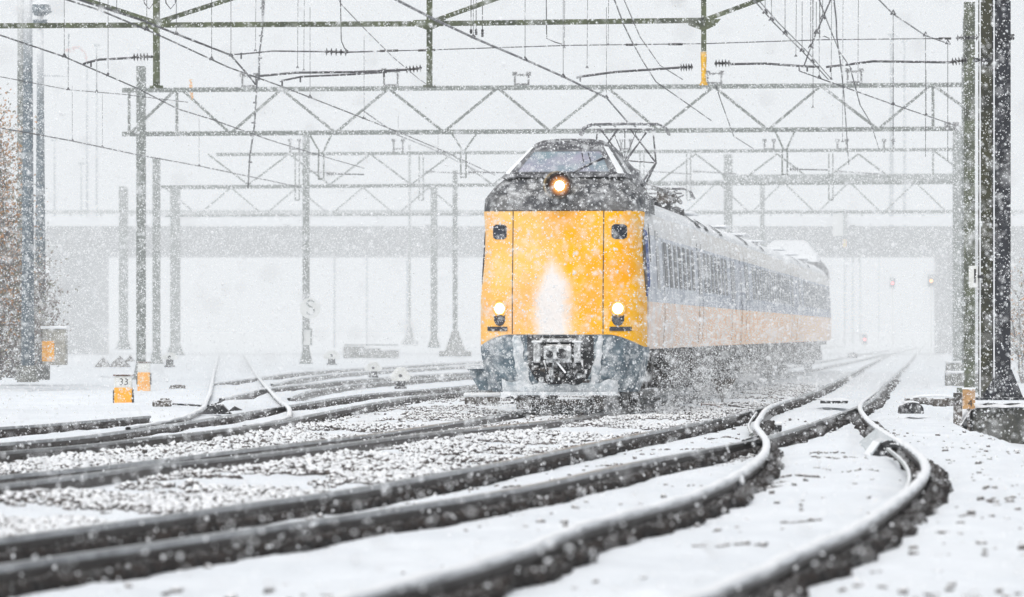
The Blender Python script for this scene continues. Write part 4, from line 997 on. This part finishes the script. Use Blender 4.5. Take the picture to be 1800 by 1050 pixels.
MB().box((0,0,hh/2),(.56,.5,hh)).build('post', M['pale_concrete'], t, bevel=.03); MB().box((0,0,hh+.03),(.66,.6,.07)).build('snow_cap', M['plain_snow'], t, bevel=.03); MB().box((-.14,-.27,.34),(.30,.04,.5)).build('orange_panel', M['marker_yellow'], t, bevel=.02)
# S sign on the second gantry's left mast
q = at(545,542,Y2-.5); t = thing('s_sign', q, 'round white sign with a grey letter S on the pale mast', 'sign')
MB().tube([(0,-.03,0),(0,0,0)], .40, 24).build('disc', M['white_plate'], t); text('letter', 'S', .85, (.02,-.036,0), t, M['galv'])
MB().bar((-.15,.03,0),(-.15,.45,0),.06).build('bracket', M['galv'], t)
q = at(540,593,Y2-.5); t = thing('plate_frame', q, 'small framed white plate low on the mast below the letter sign', 'sign')
MB().box((0,0,0),(.30,.04,.60)).build('plate', M['white_plate'], t); fr = MB()
for a, b in (((-.16,.32),(.16,.32)),((-.16,-.30),(-.16,.32)),((.16,-.30),(.16,.32))): fr.bar((a[0],-.03,a[1]),(b[0],-.03,b[1]),.07)
fr.build('frame', M['galv'], t)
def dwarf(px, pt, pm, pb, w, Y, lab):
    o = at(px, pb, Y); t = thing('dwarf_signal', o, lab, 'dwarf signal', 'white dwarf signals between the tracks'); z1 = (at(px,pm,Y)-o).z; z2 = (at(px,pt,Y)-o).z
    MB().prism([(-w*.5,z1),(w*.5,z1),(w*.62,z1+(z2-z1)*.35),(w*.22,z2),(-w*.22,z2),(-w*.62,z1+(z2-z1)*.35)], -.04, .06).build('board', M['white_plate'], t, bevel=.01)
    MB().tube([(0,-.06,(z1+z2)/2-.03),(0,-.03,(z1+z2)/2-.03)], w*.10, 12).build('lamp', M['black'], t)
    MB().box((0,.05,z1/2),(w*.5,w*.35,z1)).box((0,.05,.03),(w*.7,w*.5,.06)).build('pedestal', M['black'], t, bevel=.01)
dwarf(704,646,670,684,.40,93,'nearest white dwarf signal beside the yard tracks')
dwarf(656,636,653,664,.42,112,'middle white dwarf signal, half lost between two tracks')
dwarf(583,616,631,642,.50,135,'farthest white dwarf signal close to the letter sign mast')
dwarf(298,620,632,646,.44,118,'small dwarf signal right of the left gantry mast')
for k, (px, pt, pb, w, lab) in enumerate(((180,627,646,.30,'left one of two small dark triangular heaps in the snow'),(209,625,646,.33,'right one of two small dark triangular heaps in the snow'),(228,624,636,.18,'smallest dark heap close to the gantry mast'))):
    o = at(px, pb, 125); h = (at(px,pt,125)-o).z; m = MB()
    ring = [(math.cos(6.28*k_/7)*w*(.8+.4*random.random()), math.sin(6.28*k_/7)*w*.7, 0) for k_ in range(7)]; mid = [(a*.5+random.uniform(-.03,.03), b*.5, h*.55) for a, b, _ in ring]
    m.grid([ring, mid], closed=True); m.add(mid+[(0.02,0,h)], [(i, (i+1)%7, 7) for i in range(7)])
    t = tag(m.build('ballast_heap', M['under']), lab, 'heap'); t.location = o
# cabinet heap beyond the tracks
o = at(648,630,165); t = thing('cabinet_row', o, 'low grey snowed-over cabinets in a row beyond the yard tracks', 'cabinets')
for k, (dx, w, h) in enumerate(((-.6,.9,.5),(.15,.7,.42),(.85,.8,.34))): MB().box((dx,0,h/2),(w-.03,.8,h)).build('cabinet', M['concrete'], t, bevel=.03)
MB().box((.1,0,.55),(2.2,.5,.05)).build('cover_plate', M['galv'], t)
for k, (px, py, Y, w, h, lab) in enumerate(((312,681,96,.42,.07,'flat dark cable duct lid right of the second marker post'),(1498,628,170,.5,.22,'small dark box beside the far end of the train'))):
    o = at(px, py, Y); t = tag(MB().prism([(-w*.5,-.05),(w*.5,-.05),(w*.4,h*.8),(w*.1,h),(-w*.35,h*.85)], -.15, .15).build('duct_lid', M['under'], bevel=.01), lab, 'duct lid'); t.location = o
# tangle of hoses/point gear at the left turnout
o = at(285,712,74); t = thing('point_motor', o, 'dark point motor with a trailing rod left of the pale curved rails', 'point motor')
MB().box((0,0,.03),(.34,.3,.12)).box((.05,0,.10),(.16,.2,.06)).build('housing', M['under'], t, bevel=.02); MB().tube([(.1,0,.02),(.45,.1,.0),(.8,.3,-.03),(1.0,.3,.02),(1.15,.3,.10)], .02, 6).build('rod', M['black'], t)
o = at(378,724,66.5); t = thing('point_blade_bracket', o, 'dark wedge shaped bracket where the pale rails leave the track', 'bracket')
MB().prism([(-.22,-.04),(.28,-.04),(.12,.13),(-.10,.10)], -.1, .15).build('wedge', M['black'], t, bevel=.01); MB().prism([(.2,.0),(.45,.02),(.3,.09)], .3, .4).build('wing', M['black'], t)
# rounded stone by the near left rail
o = at(97,768,50.5); m = MB(); rows = []
for i in range(7):
    a = math.pi/2*i/6; rows.append([(math.cos(6.283*k/16)*.19*math.cos(a)*(1+.05*math.sin(3*k)), math.sin(6.283*k/16)*.14*math.cos(a), .10*math.sin(a)**.7) for k in range(16)])
m.grid(rows, closed=True); m.build
M['boulder'] = surf('buff_stone', (.30,.26,.18), (.16,.14,.11), ns_scale=14, stick=(.62,.75), top=.72)
t = tag(m.build('rounded_stone', M['boulder'], smooth=True), 'rounded buff stone capped with snow behind the near left rail', 'stone'); t.location = (o.x, o.y, gz(o.x,o.y)+.0)
# low box left of the train, snow topped
o = at(848,711,70); t = thing('track_box', o, 'low dark box with a white snow top left of the train wheels', 'box')
MB().box((0,0,.07),(.62,.5,.14)).build('box', M['under'], t, bevel=.02); MB().box((0,0,.17),(.66,.54,.07)).build('snow_top', M['plain_snow'], t, bevel=.03)
MB().tube([(.4,-.1,.1),(.5,-.1,.14),(.62,-.1,.06),(.5,-.1,.02)], .02, 6).build('cable', M['black'], t)
# inverted dark triangle board right of the train
o = at(1270,706,77); t = thing('triangle_board', o, 'dark inverted triangle board standing beside the train wheels', 'board')
MB().prism([(0,0),(.26,.44),(-.24,.44)], -.02, .02).build('board', M['under'], t); MB().bar((0,.03,-.1),(0,.03,.4),.04).build('post', M['under'], t)
# branch-like debris
o = at(1245,716,70); t = thing('fallen_rod', o, 'dark forked rod lying in the snow in front of the triangle board', 'rod')
MB().tube([(-.12,0,.06),(.06,0,.05),(.28,0,-.01)], .014, 5).tube([(.06,0,.05),(.14,0,.06),(.24,.02,.05)], .012, 5).tube([(-.12,0,.08),(-.12,0,.02)], .012, 5).build('rod', M['rust'], t)
# ladder grating between the rails
o = at(1462,707,74); t = thing('grating', o, 'small ladder shaped grating lying between the main rails', 'grating')
m = MB()
for k in range(4): m.box((.04+.05*k, k*.55, .0), (.50,.10,.05))
m.build('bar', M['black'], t)
MB().box((.1,.8,.035),(.56,2.0,.02)).build('snow_top', M['plain_snow'], t)
# dome boxes and duct at right
o = at(1601,727,66); t = thing('dome_box', o, 'small dark domed cable box right of the main rails', 'cable box')
m = MB(); prof = [(math.cos(a)*.20, math.sin(a)**.6*.19 if math.sin(a) > 0 else 0) for a in np.linspace(math.pi, 0, 11)]
m.prism(prof, -.2, .2).build('housing', M['black'], t, bevel=.01)
MB().prism([(x_*1.02, z_+.004) for x_, z_ in prof[3:8]]+[(x_*1.02, z_+.022) for x_, z_ in prof[3:8][::-1]], -.19, .19).build('snow_top', M['plain_snow'], t)
o = at(1645,713,71); t = thing('cable_duct', o, 'long low dark cable duct lying behind the domed box', 'cable duct')
m = MB()
for k in range(9): m.box((-.48+.12*k, random.uniform(-.03,.03), .07+.02*math.sin(k)), (.13,.3,.12+.03*random.random()))
m.build('duct', M['under'], t, bevel=.02); MB().tube([(-.5,-.1,.1),(-.3,-.15,.17),(0,-.15,.18),(.4,-.1,.14)], .028, 6).build('hose', M['plain_snow'], t)
o = at(1703,718,67); t = thing('number_board', o, 'small weathered orange board with a 4 leaning beside the concrete block', 'sign')
MB().box((0,0,.16),(.21,.03,.34)).build('board', M['wood'], t); text('digit', '4', .17, (.02,-.02,.08), t, M['digits']); MB().box((0,0,.335),(.23,.06,.03)).build('snow_top', M['plain_snow'], t)
MB().box((-.17,.15,-.05),(.13,.2,.62)).box((0,.05,-.2),(.05,.05,.5)).build('backing_box', M['under'], t)
for k, (px, pt, pb, w, Y, lab) in enumerate(((1692,656,683,.85,104,'nearer pale concrete footing behind the tall dark mast'),(1690,638,654,.95,128,'farther pale concrete footing with snow on top'))):
    o = at(px, pb, Y); h = (at(px,pt,Y)-o).z; t = thing('mast_footing', o, lab, 'footing')
    MB().box((0,0,h/2-.1),(w,.8,h+.2)).build('block', M['concrete'], t, bevel=.03); MB().box((0,0,h+.03),(w+.04,.84,.05)).build('snow_top', M['plain_snow'], t, bevel=.02)
# point machine on the curved track
o = at(1540,795,47); t = thing('point_machine', o, 'snow covered sheet metal box with a dark open end on the right curved rail', 'point machine')
Q = lambda a, b, z: onz(a, b, z)-o
qa, qb, qb2, qc, qd = Q(1511,777,.03), Q(1540,753,.13), Q(1570,771,.16), Q(1549,776,.13), Q(1532,800,.02)
dn = Vector((0,0,.018)); top5 = [qa,qb,qb2,qc,qd]
M['sheet'] = surf('galvanised_sheet', (.58,.62,.64), (.48,.52,.54), top=1.3, stick=(.5,.8), stick_scale=5)
MB().add(top5+[p-dn for p in top5], [(0,1,2,3,4),(9,8,7,6,5)]+[(i_,(i_+1)%5,(i_+1)%5+5,i_+5) for i_ in range(5)]).build('sheet_cover', M['sheet'], t)
op = [qd-dn, qc-dn, Q(1561,774,.15), Q(1580,780,.11), Q(1563,796,.0), Q(1554,802,-.02)]; k_ = Vector((0,1.0,0))
MB().add(op+[p+k_ for p in op], [(0,1,2,3,4,5)]+[(i_,(i_+1)%6,(i_+1)%6+6,i_+6) for i_ in range(6)]).build('open_end', M['black'], t)  # black faces put where the inside of the box would be in shade
MB().tube([Q(1566,784,.10), Q(1578,784,.11), Q(1592,790,.09)], .028, 8).build('drive_rod', M['black'], t)
# check rails (curved ribs inside the turnout)
for path, lab in ((pix([(1395,905),(1420,880),(1440,850),(1445,830),(1430,810),(1395,790),(1350,778)], .02)[0:0] or pix([(1590,868),(1598,846),(1596,828),(1580,806),(1560,790)], .10), 'thin half buried check rail inside the outer curved rail'),
                  (pix([(1322,764),(1316,752),(1320,740),(1330,726)], .02), 'thin half buried rod inside the inner curved rail at the crossing')):
    s_ = spline(path, .3); o = Vector(s_[0]); t = thing('check_rail', o, lab, 'check rail'); MB().tube([Vector(p)-o for p in s_], .022, 6).build('bar', M['galv'], t)
o = onz(1306,775,.11); t = thing('crossing_rod', o, 'thin dark rod lying across the point where the curved rail meets the main rail', 'rod'); e = onz(1345,763,.11)
MB().tube([Vector((0,0,0)), (e-o)], .016, 6).build('rod', M['black'], t)
# post between the near rails
o = onz(741,1048,-.05); t = tag(MB().box((0,0,.04),(.035,.03,.10)).build('rusty_peg', M['rust']), 'rusty red peg beside the nearest curved rail at the lower edge', 'peg'); t.location = o
# clips and snow lumps on the curved rails
for k, (px, py) in enumerate(((1297,862),(1368,758))):
    o = onz(px, py, .02); t = thing('rail_clip', o, ('snow covered rail clip on the near side of the inner curved rail','snow covered rail joint where the main rail meets the crossing')[k], 'rail clip')
    MB().box((0,0,.04),(.09,.12,.10)).build('clip', M['black'], t, bevel=.02); MB().box((0,-.01,.10),(.10,.12,.05)).build('snow_lump', M['plain_snow'], t, bevel=.02)
# distant colour-light signals
def signal(px, py, Y, glow, lab, ground_py):
    o = at(px, ground_py, Y); t = thing('colour_light_signal', o, lab, 'signal', 'distant colour light signals'); h = (at(px,py,Y)-o).z
    MB().tube([(0,0,0),(0,0,h-.3)], .05, 6).build('post', M['white_plate'], t); MB().box((0,.1,h),(.35,.12,.7)).build('head', M['pale_mast'], t)
    MB().tube([(0,-.04,h),(0,.0,h)], .075, 14).build('lens', glow, t)
signal(1637,494,230,M['glow_orange'],'distant signal post showing an orange light right of the tracks',628)
signal(1569,498,250,M['glow_red'],'distant signal post showing a red light above the tracks',622)
signal(1520,597,260,M['glow_red'],'distant low signal with a faint red light near the ground',616)

# ------------------------------------------------------------------ falling snow
def flake_mesh(P, r):
    n = len(P)
    tet = np.array([(1,1,1),(1,-1,-1),(-1,1,-1),(-1,-1,1)], float)*.8; tf = np.array([(0,1,2),(0,3,1),(0,2,3),(1,3,2)])
    v = tet[None]*r[:,None,None]*(.65+.8*rng.random((n,4,1)))*np.array([1,1,1.25])
    a = rng.random(n)*6.28; s, c = np.sin(a)[:,None], np.cos(a)[:,None]; vx, vz = v[:,:,0].copy(), v[:,:,2].copy(); v[:,:,0] = vx*c-vz*s; v[:,:,2] = vx*s+vz*c
    a = rng.random(n)*6.28; s, c = np.sin(a)[:,None], np.cos(a)[:,None]; vx, vz = v[:,:,0].copy(), v[:,:,1].copy(); v[:,:,0] = vx*c-vz*s; v[:,:,1] = vx*s+vz*c
    return v+P[:,None,:], (tf[None]+(np.arange(n)*4)[:,None,None]).reshape(-1,3)
def snowfall(n):
    u = rng.random(n); Ya, Yb = 8., 118.
    Y = (Ya**3+u*(Yb**3-Ya**3))**(1/3)
    X = (rng.random(n)-.5)*2*(.155*Y); Z = CAMH+(-.082+rng.random(n)*.178)*Y
    k = Z > 0; X, Y, Z = X[k], Y[k], Z[k]; n = len(X)
    r = .0035+.0065*rng.random(n)**1.6; big = rng.random(n) < .05; r = np.where(big, r*1.6, r)
    v, Fc = flake_mesh(np.stack([X, Y, Z], -1), r)
    o = npmesh('falling_snow', v.reshape(-1,3), Fc, M['flake'], 3); o['kind'] = 'stuff'; o['label'] = 'dense falling snowflakes filling the air'
snowfall(560000)
def powder(n):
    # fine powder thrown up along the flank and the wheels of the running train
    t = 1+95*rng.random(n)**1.25; side = 1.48+np.abs(rng.normal(0,.5,n)); z = np.abs(rng.normal(0,1.5,n))*(.6+.4*np.minimum(t/20,1))+.02
    m = rng.random(n) < .05; side = np.where(m, rng.normal(0,.9,n), side); t = np.where(m, -np.abs(rng.normal(0,.8,n)), t); z = np.where(m, np.abs(rng.normal(0,.22,n)), z)
    X = FRONT.x+fx*t+fy*side; Y = FRONT.y+fy*t-fx*side; k = (z < 4.2)
    v, Fc = flake_mesh(np.stack([X,Y,z], -1)[k], (.003+.006*rng.random(n))[k])
    o = npmesh('blown_powder', v.reshape(-1,3), Fc, M['flake'], 3); o['kind'] = 'stuff'; o['label'] = 'fine powder snow whirled up along the train side and wheels'
powder(24000)

# ------------------------------------------------------------------ snow haze in the air (thin near the camera, thick beyond the nose of the train)
def haze():
    m, n, ns, ls = nt('snow_haze_air')
    out = node(ns, 'ShaderNodeOutputMaterial'); ab = node(ns, 'ShaderNodeVolumeAbsorption'); em = node(ns, 'ShaderNodeEmission'); ad = node(ns, 'ShaderNodeAddShader')
    g = node(ns, 'ShaderNodeNewGeometry'); sx = node(ns, 'ShaderNodeSeparateXYZ'); ls.new(g.outputs['Position'], sx.inputs[0])
    dn = math_n(ns, ls, 'ADD', math_n(ns, ls, 'MULTIPLY', ramp(ns, ls, sx.outputs[1], 60, 95), .0064), .0004)
    ab.inputs[0].default_value = (0,0,0,1); ls.new(dn, ab.inputs[1])
    em.inputs[0].default_value = (.848,.878,.905,1); ls.new(dn, em.inputs[1])  # emission stands in for daylight scattered inside the haze
    ls.new(ab.outputs[0], ad.inputs[0]); ls.new(em.outputs[0], ad.inputs[1]); ls.new(ad.outputs[0], out.inputs['Volume'])
    m.volume_intersection_method if hasattr(m, 'volume_intersection_method') else None
    b = MB().box((0,700,35),(900,1500,90)).build('haze', m); b['kind'] = 'stuff'; b['label'] = 'white haze of blown snow filling the air over the yard'
haze()

# ------------------------------------------------------------------ light
w = bpy.data.worlds.new('World'); S.world = w; w.use_nodes = True
n = w.node_tree; n.nodes.clear()
sky = n.nodes.new('ShaderNodeTexSky'); sky.sky_type = 'NISHITA'; sky.sun_disc = False
sky.sun_elevation = R(50); sky.sun_rotation = R(200); sky.air_density = 1.; sky.dust_density = 4.
hs = n.nodes.new('ShaderNodeHueSaturation'); hs.inputs['Saturation'].default_value = .22
bg = n.nodes.new('ShaderNodeBackground'); bg.inputs[1].default_value = .15
out = n.nodes.new('ShaderNodeOutputWorld')
n.links.new(sky.outputs[0], hs.inputs['Color']); n.links.new(hs.outputs[0], bg.inputs[0]); n.links.new(bg.outputs[0], out.inputs[0])
sl = bpy.data.lights.new('sun', 'SUN'); sl.energy = .85; sl.angle = R(25); sl.color = (1,.98,.95)
so = bpy.data.objects.new('sun', sl); C.objects.link(so)
az = R(200); el = R(50)
d = Vector((math.sin(az)*math.cos(el), math.cos(az)*math.cos(el), math.sin(el)))   # towards the sun
so.rotation_euler = d.to_track_quat('Z', 'Y').to_euler(); so.location = d*50

# ------------------------------------------------------------------ camera
cam = bpy.data.cameras.new('camera'); co = bpy.data.objects.new('camera', cam); C.objects.link(co)
cam.sensor_width = 36; cam.lens = 36*F/1800; cam.shift_y = (HOR-525)/1800; cam.clip_start = .1; cam.clip_end = 20000
co.location = (0,0,CAMH); co.rotation_euler = (R(90),0,0)
cam.dof.use_dof = True; cam.dof.focus_distance = 68; cam.dof.aperture_fstop = 2.8
S.camera = co
S.view_settings.view_transform = 'Standard'; S.view_settings.look = 'None'; S.view_settings.exposure = 0
S.render.engine = 'CYCLES'
S.cycles.use_denoising = True
S.cycles.max_bounces = 5; S.cycles.diffuse_bounces = 3; S.cycles.volume_bounces = 0; S.cycles.transparent_max_bounces = 4
S.cycles.volume_step_rate = 1; S.cycles.volume_max_steps = 64
try: S.cycles.volume_preview_step_rate = 1
except Exception: pass
